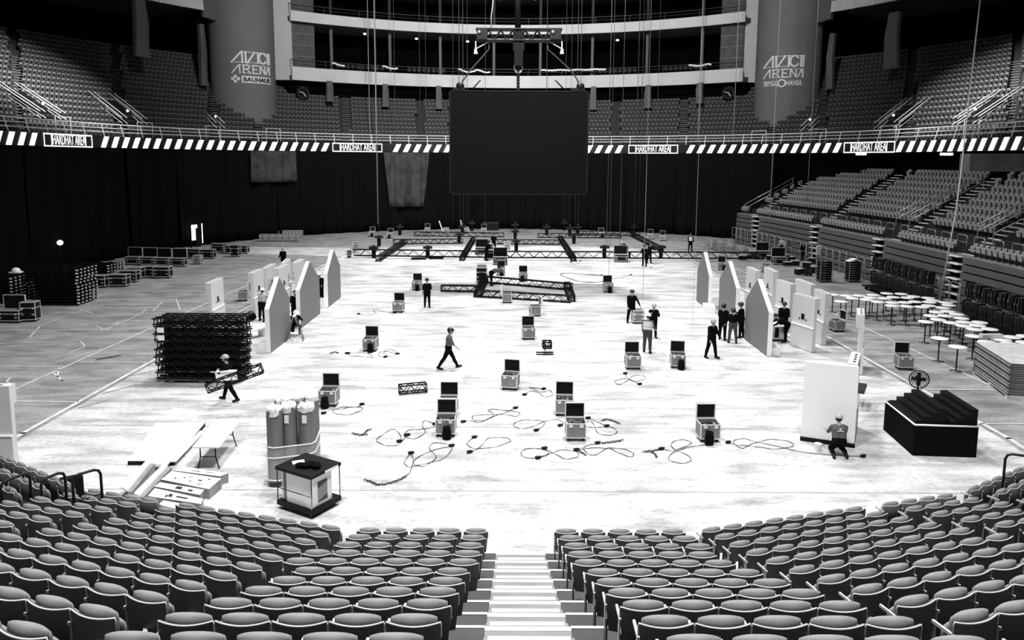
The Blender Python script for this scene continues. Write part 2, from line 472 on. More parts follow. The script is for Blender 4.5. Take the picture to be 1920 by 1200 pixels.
def wall_sign(c, R, off, z_mid, third, label):
    ang0 = math.atan2(-c.y, -c.x)
    ang0 += off / R
    root = thing('wall_sign', label, 'sign')
    def wrap(x, z, d):
        a = ang0 + x / R
        return Vector((c.x + (R + d) * math.cos(a), c.y + (R + d) * math.sin(a), z))
    def put(quads, zc):
        m = MB()
        for q in quads:
            v = [wrap(p[0], zc + p[1], .1) for p in q] + [wrap(p[0], zc + p[1], 0) for p in q]
            m.add(v, [(0, 1, 2, 3), (0, 4, 5, 1), (1, 5, 6, 2), (2, 6, 7, 3), (3, 7, 4, 0)])
        return m
    build('lettering', put(free([[(0, 0), (.24, 1), (.255, 1), (.26, 0)], [(.335, 1), (.345, 0), (.385, 0), (.56, 1)], [(.645, 1), (.645, 0)], [(.87, .78), (.83, .95), (.78, 1), (.73, .95), (.69, .75), (.68, .5), (.69, .25), (.73, .05), (.78, 0), (.83, .05), (.87, .22)], [(.94, 1), (.94, 0)], [(1, 1), (1, 0)]], 4.6, 1.2, .2), z_mid + 1.25), 'white', root)
    build('lettering', put(free([[(.26, 1), (.97, 1)], [(.09, 0), (.64, 0)]], 4.6, 1.2, .07), z_mid + 1.25), 'white', root)
    q = free([[(0, 0), (.17, 1), (.185, 1), (.19, 0)], [(.28, 0), (.28, 1), (.38, 1), (.42, .75), (.38, .5), (.28, .5)], [(.36, .5), (.44, 0)], [(.63, 1), (.51, 1), (.51, 0), (.64, 0)], [(.51, .5), (.6, .5)], [(.7, 0), (.7, 1), (.83, 0), (.83, 1)], [(.87, 0), (.97, 1), (.99, 1), (1, 0)]], 4.6, .9, .14)
    q += free([[(.19, 1), (.98, 1)], [(.25, 0), (.67, 0)]], 4.6, .9, .06)
    build('lettering', put(q, z_mid - .12), 'white', root)
    z_mid += .85
    def put_text(s_, w_, h_, zc, mat, x0=0, d0=.02):
        tm = text_mb(s_, 1.0, .04, .02)
        xs = [v[0] for v in tm.v]; ys = [v[1] for v in tm.v]
        sx = w_ / (max(xs) - min(xs)); sy = h_ / (max(ys) - min(ys)); xm = (max(xs) + min(xs)) / 2; ym = (max(ys) + min(ys)) / 2
        m = MB(); m.add([wrap(x0 + (v[0] - xm) * sx, zc + (v[1] - ym) * sy, d0 + .06 + v[2]) for v in tm.v], tm.f)
        build('lettering', m, mat, root)
    if third == 'B':
        m = MB()
        for i in range(8):
            x0 = -1.25 + i * .46; x1 = x0 + .46
            v = [wrap(x, z, .06) for x, z in ((x0, z_mid - 2.55), (x1, z_mid - 2.55), (x1, z_mid - 1.75), (x0, z_mid - 1.75))]
            m.add(v, [(0, 1, 2, 3)])
        build('sign_plate', m, 'white', root)
        put_text('BAUHAUS', 3.3, .52, z_mid - 2.15, 'black', .6)
        m = MB()   # four small squares before the word
        for x, z in ((-1.95, -1.85), (-1.95, -2.4), (-2.25, -2.1), (-1.6, -2.1)):
            v = [wrap(x + dx * .17, z_mid + z + dz * .17, .08) for dx, dz in ((-1, -1), (1, -1), (1, 1), (-1, 1))]
            m.add(v, [(0, 1, 2, 3)])
        build('emblem', m, 'white', root)
    else:
        put_text('TRYGG', 1.9, .62, z_mid - 2.1, 'white', -1.35); put_text('HANSA', 1.75, .62, z_mid - 2.1, 'white', 1.35)
        m = MB()
        for i in range(16):
            a0, a1 = 2 * PI * i / 16, 2 * PI * (i + 1) / 16
            v = [wrap(rr_ * math.cos(a), z_mid - 2.1 + rr_ * math.sin(a), .08) for a, rr_ in ((a0, .32), (a1, .32), (a1, .48), (a0, .48))]
            m.add(v, [(0, 1, 2, 3)])
        build('emblem', m, 'white', root)
wall_sign(cL, RC, 1.05, 19.4, 'B', 'white raised arena lettering on the left grey column')
wall_sign(cR, RC, -.6, 19.2, 'T', 'white raised arena lettering on the right grey column')
# pale side walls between column and boxes
mb = MB(); mb.bb(-30.6, -28.0, 96.2, 96.8, 18.8, 46); struct('wall_left', mb, 'plaster')
mb = MB(); mb.bb(28.3, 31.0, 96.2, 96.8, 18.8, 46); struct('wall_right', mb, 'plaster')

# ---- box tiers between the columns
def arc(px0, px1, r, n=40):
    out = []
    p0, n0 = path_at(r, px0); p1, n1 = path_at(r, px1)
    a0, a1 = math.atan2(n0.y, n0.x), math.atan2(n1.y, n1.x)
    for i in range(n + 1):
        a = a0 + (a1 - a0) * i / n; out.append((Vector((0, CY, 0)), Vector((math.cos(a), math.sin(a), 0))))
    return out
mid = arc(556, 1380, 45)
for z0, z1 in ((18.75, 20.4), (26.0, 27.25), (31.1, 33.0)):
    mb = MB(); strip(mb, mid, [(45, z0), (45, z1), (45.35, z1), (45.35, z0)]); strip(mb, mid, [(45.36, z0 + .1), (45.36, z0 + .6), (53, z0 + .9), (53, z0 + .1)], 1)
    struct('balcony_front', mb, ['fascia', 'concrete_dark'])
mb = MB(); strip(mb, arc(560, 1376, 53), [(52.6, 18), (52.6, 46), (52.8, 46), (52.8, 18)]); struct('wall_back', mb, 'dark_wall')
mb = MB(); strip(mb, arc(548, 1388, 47.0), [(46.6, 17.6), (46.6, 18.8), (53.0, 18.8), (53.0, 17.6)]); struct('ceiling', mb, 'dark_wall')
# joints between fascia sheets
for z0, z1, st in ((18.75, 20.4, 22), (26.0, 27.25, 18)):
    pass
# rails and partitions in the boxes
for zf, lab in ((20.4, 'thin handrail along the lower row of boxes'), (27.25, 'thin handrail along the upper row of boxes')):
    mb = MB()
    for dz in (.55, .95):
        mb.tube([c + n * 45.6 + Vector((0, 0, zf + dz)) for c, n in mid[::2]], .04 if dz > .9 else .02, 5)
    for c, n in mid[::3]: mb.cyl(c + n * 45.6 + Vector((0, 0, zf)), c + n * 45.6 + Vector((0, 0, zf + .95)), .03, n=4)
    tag(build('handrail', mb, 'steel_dark'), lab, 'railing')
for zf, zt in ((20.4, 26.0), (27.25, 31.1)):
    for px in (628, 735, 827, 925, 1010, 1105, 1205, 1305):
        p, n = path_at(46.8, px); a = MB(); a.box(p + Vector((0, 0, (zf + zt) / 2)), (.35, .35, zt - zf), math.atan2(n.y, n.x))
        struct('trim_1', a, 'fin' if zf < 21 else 'dark_grey')
# louvred panels at both ends of each level
for zf, zt in ((20.4, 26.0), (27.25, 31.1)):
    for x0, x1 in ((556, 598), (1338, 1380)):
        d = arc(x0, x1, 46, 4); a = MB(); k = 4
        strip(a, d, [(46, zf), (46, zt), (46.2, zt), (46.2, zf)], 0)
        for i in range(1, k):
            z = zf + (zt - zf) * i / k; strip(a, d, [(45.93, z), (45.93, z + .09), (46.0, z + .09), (46.0, z)], 1)
        struct('wall_louvre', a, ['concrete_dark', 'concrete_mid'])
# seats in the boxes show as small pale backs
mb = MB()
for px in list(range(640, 730, 9)) + list(range(770, 840, 9)) + list(range(1120, 1190, 9)) + list(range(1240, 1320, 9)):
    p, n = path_at(48.2, px); mb.box(p + Vector((0, 0, 21.3)), (.1, .45, .5), math.atan2(n.y, n.x))
tag(build('box_seats', mb, 'dark_grey'), 'dark seat backs inside the lower boxes', 'seats', kind='stuff')
# barrier tape draped over the box rails
for a0, a1, wv in ((862, 921, .35), (1014, 1132, .06), (632, 655, .25), (724, 752, .25), (1284, 1325, .15)):
    mb = MB(); n_ = int((a1 - a0) / 5)
    for i in range(n_):
        p, n = path_at(45.4, a0 + (a1 - a0) * i / n_); mb.box(p + Vector((0, 0, 21.25 - wv * abs(math.sin(i * .5)))), (.04, .42, .2), math.atan2(n.y, n.x), rx=.5 * math.sin(i))
    tag(build('barrier_tape', mb, 'white'), {862: 'white tape fluttering on the box rail left of the hanging truss', 1014: 'white tape along the box rail right of the hanging truss',
        632: 'short white tape at the left end of the box rail', 724: 'short white tape on the box rail left of centre', 1284: 'short white tape at the right end of the box rail'}[a0], 'tape')
# small round ceiling lamps of the boxes
pr = None
for px, zz in ((784, 25.2), (877, 25.1), (1150, 25.1), (690, 25.4), (747, 30.9), (812, 30.9), (875, 30.9), (938, 30.9), (1000, 30.9), (1062, 30.9), (1125, 30.9), (1189, 30.9)):
    p, n = path_at(46.0, px)
    if pr is None: a = MB(); a.cyl((0, 0, -.09), (0, 0, .09), .2, n=10); pr = a.mesh('downlight', 'lamp')
    tag(link('downlight', pr, None, p + Vector((0, 0, zz))), 'small round white lamp under the box ceiling', 'lamp', 'lamps in the boxes')
# hanging fins under the box fascia and under the side balconies
for px, z0, z1, wd, r in ((624, 16.2, 18.8, .9, 44), (726, 15.8, 18.8, .9, 44), (824, 15.7, 18.8, .9, 44), (1108, 15.7, 18.8, .9, 44), (1208, 15.8, 18.8, .9, 44), (1303, 16.2, 18.8, .9, 44),
                          (284, 19.6, 26, 1.6, 45), (394, 17.3, 24.3, .8, 46), (1650, 18.7, 24.5, 1.6, 45), (1540, 17.2, 23.5, .8, 46)):
    p, n = path_at(r, px); a = MB(); rz = math.atan2(n.y, n.x)
    pl = [(0, -wd / 2, z0), (0, wd / 2, z0), (-.3, wd / 2 * .9, (z0 + z1) / 2 + .4), (0, wd / 2 * .7, z1), (0, -wd / 2 * .7, z1), (-.3, -wd / 2 * .9, (z0 + z1) / 2 + .4)]
    M = Matrix.Translation(p) @ Matrix.Rotation(rz, 4, 'Z')
    a.ext([M @ Vector(q) for q in pl], n, .5); struct('trim_2', a, 'fin')
# ---- side balconies, upper left and right
for sgn, pxa, pxb in ((-1, -60, 398), (1, 1536, 1990)):
    d = []
    for i in range(25):
        p, n = path_at(45, pxa + (pxb - pxa) * i / 24); d.append((p - n * 45, n))
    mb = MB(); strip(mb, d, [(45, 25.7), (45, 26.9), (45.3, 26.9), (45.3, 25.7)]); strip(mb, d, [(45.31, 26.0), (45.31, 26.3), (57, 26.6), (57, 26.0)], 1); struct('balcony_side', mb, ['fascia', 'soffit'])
    mb = MB()
    for dz in (.3, .6, .9, 1.2): mb.tube([c + n * 45.2 + Vector((0, 0, 26.9 + dz)) for c, n in d], .04, 5)
    for c, n in d[::2]: mb.cyl(c + n * 44.95 + Vector((0, 0, 25.6)), c + n * 45.2 + Vector((0, 0, 28.1)), .05, n=4)
    tag(build('handrail', mb, 'rail_light'), 'barred railing on the %s upper balcony' % ('left' if sgn < 0 else 'right'), 'railing')
    pe, ne = path_at(45.2, pxb if sgn < 0 else pxa); a = MB(); t = Vector((ne.y, -ne.x, 0)) * (1 if sgn < 0 else -1)
    a.ext([pe + Vector((0, 0, 25.0)), pe + t * 1.7 + Vector((0, 0, 24.8)), pe + t * 1.7 + Vector((0, 0, 40)), pe + Vector((0, 0, 40))], ne, .5); struct('wall_end', a, 'fin')
    # slanting struts with a spotlight foot
    for px, pz in (((155, 50), (275, 62)) if sgn < 0 else ((1660, 70), (1790, 62))):
        pass
# clocks under the fascia
for px, lab in ((568, 'round dark clock left of the middle stand'), (1366, 'round dark clock right of the middle stand')):
    p, n = path_at(46.2, px); c = GY(px, 174, p.y); rz = math.atan2(n.y, n.x)
    root = thing('wall_clock', lab, 'clock', c, rz)
    a = MB(); a.cyl((-.05, 0, 0), (.1, 0, 0), .85, n=24); build('clock_face', a, 'black', root)
    a = MB()
    for i in range(12):
        t = 2 * PI * i / 12; a.box((-.08, .7 * math.cos(t), .7 * math.sin(t)), (.04, .18, .07), 0, rx=t)
    build('hour_marks', a, 'fin', root)
    a = MB(); a.box((-.1, -.15, -.2), (.04, .09, .6), rx=-.6); a.box((-.1, .22, .05), (.04, .6, .07), rx=.3); build('hands', a, 'white', root)

# ---- drapes hanging behind the floor
def drape(s0, s1, z0, z1, r, mat, label, amp=.22, group=None, top_in=0.0):
    m = MB(); n_ = max(8, int((s1 - s0) / .14)); nz = 7; vs = []
    ph = random.random() * 6; k1 = 2.2 + random.random(); k2 = 5 + 2 * random.random()
    for j in range(nz + 1):
        t = j / nz; z = z0 + (z1 - z0) * t
        for i in range(n_ + 1):
            u = i / n_; s_ = s0 + (s1 - s0) * (u + top_in * (.5 - u) * (1 - t))
            p, n = on_path(s_, r)
            d = amp * (1 - .55 * t) * (math.sin(k1 * s_ + ph + .6 * t) + .5 * math.sin(k2 * s_ + 2 * ph - t))
            vs.append(p + n * d + Vector((0, 0, z)))
    fs = [(j * (n_ + 1) + i, j * (n_ + 1) + i + 1, (j + 1) * (n_ + 1) + i + 1, (j + 1) * (n_ + 1) + i) for j in range(nz) for i in range(n_)]
    m.add(vs, fs, 0, True)
    o = build('stage_drape', m, mat); sm = o.modifiers.new('thick', 'SOLIDIFY'); sm.thickness = .02
    return tag(o, label, 'drape', group)
s = 34.0; i = 0
while s < L_ST + PI * RR - 24:
    drape(s, s + 6.6, .02, 9.7, 35.3, 'drape', 'long black drape hanging in folds behind the arena floor', group='black drapes around the floor')
    s += 6.5
sa, sb = s_at(712), s_at(800); drape(sa, sb, 3.0, 9.7, 34.7, 'drape_grey', 'lighter grey drape gathered below the ribbon left of the big screen', .2, top_in=.25)
sa, sb = s_at(455), s_at(542); drape(sa, sb, 6.3, 9.7, 34.7, 'drape_grey', 'short grey drape hanging below the ribbon under the left column', .15)
# the lit doorway behind the flight cases and the small lit sign
p, n = path_at(34.8, 362)
t = Vector((n.y, -n.x, 0)); d0 = thing('lit_doorway', 'bright doorway behind the open flight cases on the left', 'doorway', p, math.atan2(t.y, t.x))
a = MB(); a.bb(-.45, .35, .0, .04, .7, 2.25); build('light_opening', a, 'doorlight', d0)
a = MB(); a.bb(-.55, -.45, -.06, .1, 0, 2.35); a.bb(.35, .7, -.06, .1, 0, 2.35); a.bb(-.55, .7, -.06, .1, 2.25, 2.35); a.bb(.1, .35, -.1, .0, 0, 1.9); build('door_frame', a, 'black', d0)
a = MB(); a.bb(.95, 1.02, .0, .04, .3, 2.3); build('light_gap', a, 'doorlight', d0)
p, n = path_at(35.0, 107); c = GY(107, 455, p.y)
a = MB(); a.sph((0, 0, 0), .22, 0, 8, 5); tag(build('wall_light', a, 'lamp', None, (p.x, p.y, c.z)), 'small glowing lamp alone on the dark left drapes', 'lamp')
# ================================================================== NEAR STAND
ZT = [1.35, 1.70, 2.05, 2.41, 2.79, 3.18, 3.59, 4.02, 4.46, 4.90, 5.35, 5.80]     # seat tops of the rows
DR = [14.55 - .927 * i for i in range(12)]                                          # distance of each row
TREAD = [z - .84 for z in ZT]
XC = .22
def wedge_pts(i):
    """knee points of row i, left to right, at the seat backs"""
    d = DR[i]; a1 = math.radians(15.5); a3 = math.radians(31)
    R_ = [(0, d), (3.62, d), (10.2, d + (10.2 - 3.62) * math.tan(a1))]
    R_.append((16.5, R_[-1][1] + (16.5 - 10.2) * math.tan(a3)))
    return [(XC - x, y) for x, y in R_[::-1]] + [(XC + x, y) for x, y in R_[1:]]
def row_y(i, x):
    P_ = wedge_pts(i)
    for (x0, y0), (x1, y1) in zip(P_, P_[1:]):
        if x0 <= x <= x1: return y0 + (y1 - y0) * (x - x0) / (x1 - x0), math.atan2(y1 - y0, x1 - x0)
    return P_[-1][1], 0
SX0, SX1 = XC - .53, XC + .53
mb = MB(); edge = MB()
for i in range(12):
    P_ = wedge_pts(i); f = [(x, y + .38) for x, y in P_]; bk = [(x, y - 1.3) for x, y in P_]
    z1 = TREAD[i]; z0 = TREAD[i - 1] if i else 0.0
    for sgn in (-1, 1):
        ff = [q for q in f if (q[0] - XC) * sgn > 0]; bb_ = [q for q in bk if (q[0] - XC) * sgn > 0]
        xs = SX0 if sgn < 0 else SX1
        ff = ff + [(xs, P_[3][1] + .38)] if sgn < 0 else [(xs, P_[3][1] + .38)] + ff
        bb_ = bb_ + [(xs, P_[3][1] - 1.3)] if sgn < 0 else [(xs, P_[3][1] - 1.3)] + bb_
        poly = [Vector((x, y, 0)) for x, y in bb_] + [Vector((x, y, 0)) for x, y in ff[::-1]]
        mb.prism([(p.x, p.y) for p in poly], max(z0 - .6, -.02), z1, 0)
        for (xa, ya), (xb, yb) in zip(ff, ff[1:]):
            ang = math.atan2(yb - ya, xb - xa); L_ = math.hypot(xb - xa, yb - ya)
            mb.box(((xa + xb) / 2 + .01 * math.sin(ang), (ya + yb) / 2 + .01, z1 - .01), (L_, .05, .04), ang, 1)
struct('near_stand', mb, ['near_riser', 'arm'])
# the white edged stair: two steps to a row
st = thing('aisle_stair', 'grey centre aisle stair with white nosings going down to the floor', 'stairs')
mb = MB(); nos = MB(); 
for i in range(12):
    z1 = TREAD[i]; z0 = TREAD[i - 1] if i else 0.0; y = DR[i] + .38
    mb.bb(SX0, SX1, y - 1.4, y + .02, max(z0 - .6, 0), z1, 0)
    mb.bb(SX0, SX1, y, y + .42, max(z0 - .6, 0), (z0 + z1) / 2, 0)
    for k, (yy, zz) in enumerate(((y, z1), (y + .42, (z0 + z1) / 2))):
        ins = 0 if k == 0 else .05
        nos.bb(SX0 + ins, SX1 - ins, yy - .06, yy + .022, zz - .035, zz + .006)
build('steps', mb, 'stair', st); build('nosing', nos, 'nosing', st)

# ---- the padded seat, seen from behind: shell, cushion, folded pan, arm
def seat_meshes():
    W = .244
    def back_arc(x, k=.04): return -k * (1 - (x / W) ** 2)        # bulges towards the viewer (-y)
    shell = MB(); n = 10; zs = [.30, .55, .74]; vs = []
    for z in zs:
        for i in range(n + 1):
            x = -W + 2 * W * i / n; dip = .022 * (1 - (x / W) ** 2) if z == zs[-1] else 0
            vs.append((x * (.86 + .14 * min(1, (z - .3) / .3)), back_arc(x) - .10 + (z - .3) * .02, z - dip))
    k = len(vs); vs += [(x, y + .03, z) for x, y, z in vs]
    r = n + 1; fs = []
    for j in range(2):
        for i in range(n):
            fs.append((j * r + i, j * r + i + 1, (j + 1) * r + i + 1, (j + 1) * r + i)); fs.append((k + j * r + i, k + (j + 1) * r + i, k + (j + 1) * r + i + 1, k + j * r + i + 1))
    for i in range(n): fs.append((2 * r + i, 2 * r + i + 1, k + 2 * r + i + 1, k + 2 * r + i)); fs.append((i + 1, i, k + i, k + i + 1))
    for j in range(2): fs.append((j * r, (j + 1) * r, k + (j + 1) * r, k + j * r)); fs.append((j * r + n, k + j * r + n, k + (j + 1) * r + n, (j + 1) * r + n))
    shell.add(vs, fs, 0, False)
    rim = MB()
    pts = [(-W - .005, -.08, .60), (-W - .004, -.082, .715)] + [(-W + 2 * W * i / n, back_arc(-W + 2 * W * i / n) - .085, .742 - .022 * (1 - ((-W + 2 * W * i / n) / W) ** 2)) for i in range(n + 1)] + [(W + .004, -.082, .715), (W + .005, -.08, .60)]
    rim.tube(pts, .0085, 5)
    def pad(y0, y1, z0, z1, k, W_, top):
        m = MB(); vs = []; nn = 12
        prof = [(0, z0), (0, z1 - .05), (.15, z1 - .015), (.5, z1 + top), (.85, z1 - .015), (1, z1 - .05), (1, z0)]
        for i in range(nn + 1):
            x = -W_ + 2 * W_ * i / nn; e = (1 - abs(x / W_) ** 3.0)
            a = y0 - k * (1 - (x / W_) ** 2); b = y1 + .02 * (1 - (x / W_) ** 2)
            for (t, z) in prof:
                zz = z - .035 * (1 - e) if z > z0 + .01 else z
                tt = .5 + (t - .5) * (.55 + .45 * e)
                vs.append((x, a + (b - a) * tt, zz))
        q = len(prof); fs = []
        for i in range(nn):
            for j in range(q): j2 = (j + 1) % q; fs.append((i * q + j, (i + 1) * q + j, (i + 1) * q + j2, i * q + j2))
        fs += [tuple(range(q)), tuple(nn * q + j for j in range(q - 1, -1, -1))]
        m.add(vs, fs, 0, True); return m
    cush = pad(-.05, .015, .38, .775, .03, .208, .012)
    pan = pad(.045, .10, .34, .62, .0, .20, .015)
    hinge = MB(); hinge.cyl((-.2, .06, .37), (.2, .06, .37), .018, n=6); hinge.bb(-.235, -.215, -.06, .12, 0, .42); 
    arm = MB(); arm.bb(-.262, -.238, -.12, .14, .60, .63); arm.bb(-.256, -.244, -.1, -.03, .3, .6)
    global SEAT_MB
    SEAT_MB = [(shell, 4), (rim, 5), (cush, 6), (pan, 6), (arm, 7)]
    return (('backrest', shell.mesh('backrest', 'seat_shell')), ('shell_rim', rim.mesh('shell_rim', 'seat_rim')), ('cushion', cush.mesh('cushion', 'seat_cushion')),
            ('seat_pan', pan.mesh('seat_pan', 'seat_cushion')), ('hinge', hinge.mesh('hinge', 'steel_dark')), ('armrest', arm.mesh('armrest', 'arm')))
SEAT = seat_meshes()
seats = []
BLK = [ # name, start offset from centre, step, count, rows
]
for i in range(11):
    pt = .555 if i < 3 else .508
    for sgn in (-1, 1):
        side = 'left' if sgn < 0 else 'right'
        x = .60 + (.14 if i > 4 else .06) + (.02 * i if sgn > 0 else .01 * i); x += pt / 2
        n = 0
        while x + pt / 2 < 3.68 + .02 * i: seats.append((i, sgn, x, side, 'stair', n + 1)); x += pt; n += 1
        x = 3.98; n = 0                       # angled block
        while x < 7.55 + .04 * i: seats.append((i, sgn, x, side, 'corner', n + 1)); x += .508 * math.cos(.27); n += 1
        x = 8.35 if i else 8.35; n = 0        # outer block beyond the side aisle
        while x < 10.3: seats.append((i, sgn, x, side, 'outer', n + 1)); x += .508 * math.cos(.27); n += 1
        x = 10.75; n = 0
        while x < 15: seats.append((i, sgn, x, side, 'far', n + 1)); x += .508 * math.cos(.54); n += 1
info = []
for (i, sgn, x, side, blk, n) in seats:
    X = XC + sgn * x; y, a = row_y(i, X)
    zb = TREAD[i]
    if blk == 'outer' or blk == 'far': pass
    px, py, zc = proj((X, y, ZT[i]))
    if zc < 1 or px < -60 or px > 1980 or py > 1225: continue
    info.append((zc, i, X, y, a, zb, side, blk, n))
info.sort()
REST = info[300:]
BW = {'stair': 'from the centre stair', 'corner': 'in the angled block', 'outer': 'past the side aisle', 'far': 'in the outermost block'}
first = None
for (zc, i, X, y, a, zb, side, blk, n) in info[:300]:
    lab = 'padded folding seat, %s row up from the floor, %s seat outwards %s on the %s' % (ORD[i + 1], ORD[n], BW[blk], side)
    lab = 'padded seat, %s row up, %s outwards %s, %s side' % (ORD[i + 1], ORD[n], BW[blk], side)
    r = thing('stadium_seat', lab, 'seat', (X, y, zb), a, 'grey padded seats of the near stand')
    for nm, me in SEAT: link(nm, me, r)
# slim divider rails between the straight and the angled blocks
dm = MB(); dm.box((0, 0, 0), (.045, .75, .03)); dm = dm.mesh('divider', 'arm')
for i in range(1, 11):
    for sgn in (-1, 1):
        x = XC + sgn * (3.82 + .015 * i); y, a = row_y(i, x)
        o = tag(link('step_divider', dm, None, (x, y - .3, TREAD[i] + .40), sgn * -.30), 'slim pale strip in the %s row where the blocks meet, %s side' % (ORD[i + 1], 'left' if sgn < 0 else 'right'), 'strip', 'pale strips between seat blocks')
        o.rotation_euler = (math.radians(10), 0, sgn * -.30)
# black hoop rails at the outer ends of the near stand
def hoop(pts, label, r=.03, mid=True):
    m = MB(); a, b, z0, h = pts
    a = Vector(a); b = Vector(b); q = []
    d = (b - a).normalized(); rr_ = .13
    q = [a + Vector((0, 0, z0)), a + Vector((0, 0, z0 + h - rr_)), a + d * rr_ * .3 + Vector((0, 0, z0 + h - rr_ * .3)), a + d * rr_ + Vector((0, 0, z0 + h)),
         b - d * rr_ + Vector((0, 0, z0 + h)), b - d * rr_ * .3 + Vector((0, 0, z0 + h - rr_ * .3)), b + Vector((0, 0, z0 + h - rr_)), b + Vector((0, 0, z0))]
    m.tube(q, r, 7)
    if mid: m.tube([a + Vector((0, 0, z0 + h * .5)), b + Vector((0, 0, z0 + h * .5))], r * .5, 5)
    return tag(build('hoop_rail', m, 'black_metal'), label, 'railing')
for (pa, pb, zt, nm) in (((0, 905), (55, 885), 2.2, 'leftmost black hoop rail at the edge of the near stand'), ((76, 900), (121, 883), 2.2, 'middle black hoop rail behind the outer left seats'), ((135, 893), (188, 878), 2.2, 'black hoop rail nearest the long boxes'),
                         ((1886, 850), (1945, 858), 2.2, 'black hoop rail at the right edge of the near stand')):
    A = G(pa[0], pa[1], zt); B = G(pb[0], pb[1], zt); A.z = B.z = 0
    hoop((A, B, zt - 1.15, 1.15), nm)
a = MB(); A = G(-30, 960, 1.3); a.box((-11.6, 16.6, .6), (.25, 2.6, 1.1), -.95); tag(build('end_wall', a, 'black'), 'low black wall below the left hoop rails', 'wall')

# ================================================================== RIGHT STAND (folded telescopic seating with a deck above)
SP = [Vector((26.4, 27, 0)), Vector((26.9, 40, 0)), Vector((26.9, 54, 0)), Vector((26.2, 66, 0)), Vector((24.3, 80.5, 0))]
seg = [(b - a).length for a, b in zip(SP, SP[1:])]; SL = sum(seg)
def sp_at(s, o=0.0):
    q = s
    for (a, b), l in zip(zip(SP, SP[1:]), seg):
        if q <= l or b is SP[-1]:
            t = (b - a) / l; p = a + t * q; n = Vector((t.y, -t.x, 0)); return p + n * o, t, n
        q -= l
def s_for_px(px, o=0.0, z=0):
    lo, hi = 0.0, SL
    for _ in range(40):
        m_ = (lo + hi) / 2; p, t, n = sp_at(m_, o)
        if proj((p.x, p.y, z))[0] > px: lo = m_
        else: hi = m_
    return lo
WH = 3.25
stair_s = [s_for_px(px) for px in (1415, 1490 + 20, 1635, 1775 + 40)] 
stair_s = [s_for_px(1414, 0, 2), s_for_px(1524, 0, 2), s_for_px(1643, 0, 2), s_for_px(1785, 0, 2)]
SW = 1.15
cuts = [0.0]
for q in sorted(stair_s): cuts += [q - SW / 2, q + SW / 2]
cuts.append(SL)
mb = MB()
NP = 7
for k in range(0, len(cuts) - 1):
    s0, s1 = cuts[k], cuts[k + 1]
    is_stair = k % 2 == 1
    ns = max(1, int((s1 - s0) / 3.0))
    for j in range(ns):
        a_, b_ = s0 + (s1 - s0) * j / ns, s0 + (s1 - s0) * (j + 1) / ns
        pa, ta, na = sp_at(a_ + .001); pb, tb, nb = sp_at(b_ - .001)
        for lv in range(NP):
            z0 = WH * lv / NP; z1 = WH * (lv + 1) / NP
            back = lv * .035
            if not is_stair:
                q = [pa + na * back, pb + nb * back, pb + nb * (back + .1), pa + na * (back + .1)]
                m2 = MB(); m2.prism([(v.x, v.y) for v in q], z0 + .07, z1 - .02, 0); mb.merge(m2)
            else:
                q = [pa - na * .08, pb - nb * .08, pb + nb * .5, pa + na * .5]
                m2 = MB(); m2.prism([(v.x, v.y) for v in q], z1 - .06, z1, 2); mb.merge(m2)
        q = [pa + na * (.45 if not is_stair else .7), pb + nb * (.45 if not is_stair else .7), pb + nb * 12, pa + na * 12]
        m2 = MB(); m2.prism([(v.x, v.y) for v in q], 0, WH - .02, 1); mb.merge(m2)
        q = [pa + na * .2, pb + nb * .2, pb + nb * 1.2, pa + na * 1.2]
        m2 = MB(); m2.prism([(v.x, v.y) for v in q], WH - .02, WH + .02, 3); mb.merge(m2)
struct('right_stand_front', mb, ['stand_panel', 'stand_gap', 'nosing', 'stair'])
# stepped deck with 9 rows
NR, RDp, RRi = 10, .93, .46
mb = MB()
N = 24
for r in range(NR):
    o0 = 1.0 + r * RDp if r else 0.9; o1 = 14.0; z1 = WH + r * RRi
    for j in range(N):
        s0, s1 = SL * j / N, SL * (j + 1) / N
        pa, ta, na = sp_at(s0 + .001); pb, tb, nb = sp_at(s1 - .001)
        q = [pa + na * o0, pb + nb * o0, pb + nb * (o0 + RDp + .02), pa + na * (o0 + RDp + .02)]
        m2 = MB(); m2.prism([(v.x, v.y) for v in q], z1 - RRi - .3, z1, 0); mb.merge(m2)
struct('right_stand_deck', mb, ['dark_grey'])
aisles = [s_for_px(px, 3, 4.5) for px in (1452, 1580, 1735, 1880)]
aisle_steps = MB()
for q in aisles:
    for r in range(NR * 2):
        o = 1.0 + r * RDp / 2; z = WH + r * RRi / 2
        p, t, n = sp_at(q + .12 * r, o)
        aisle_steps.box(p + Vector((0, 0, z + .02)), (.12, 1.15, .05), math.atan2(n.y, n.x))
tag(build('aisle_steps', aisle_steps, 'nosing'), 'pale edged aisle steps climbing the right stand', 'steps', kind='stuff')
# hoops along the foot and along the walkway
def hoop_proto(w_, h_, mat, nm='hoop_rail'):
    m = MB(); rr_ = .12
    q = [(-w_ / 2, 0, 0), (-w_ / 2, 0, h_ - rr_), (-w_ / 2 + .035, 0, h_ - .035), (-w_ / 2 + rr_, 0, h_), (w_ / 2 - rr_, 0, h_), (w_ / 2 - .035, 0, h_ - .035), (w_ / 2, 0, h_ - rr_), (w_ / 2, 0, 0)]
    m.tube(q, .035, 6); m.tube([(-w_ / 2, 0, h_ * .55), (w_ / 2, 0, h_ * .55)], .02, 5); return m.mesh(nm, mat)
hp = hoop_proto(.95, 1.75, 'steel'); s = .6; k = 0
while s < SL - .5:
    if True:
        p, t, n = sp_at(s, -.35)
        if proj(p)[0] < 1960:
            tag(link('hoop_rail', hp, None, p, math.atan2(t.y, t.x)), 'grey hoop rail standing against the folded right stand', 'railing', 'hoop rails along the foot of the right stand')
    s += 1.12 if k % 4 else 1.5
    k += 1
hp2 = hoop_proto(1.0, .95, 'steel'); s = .6
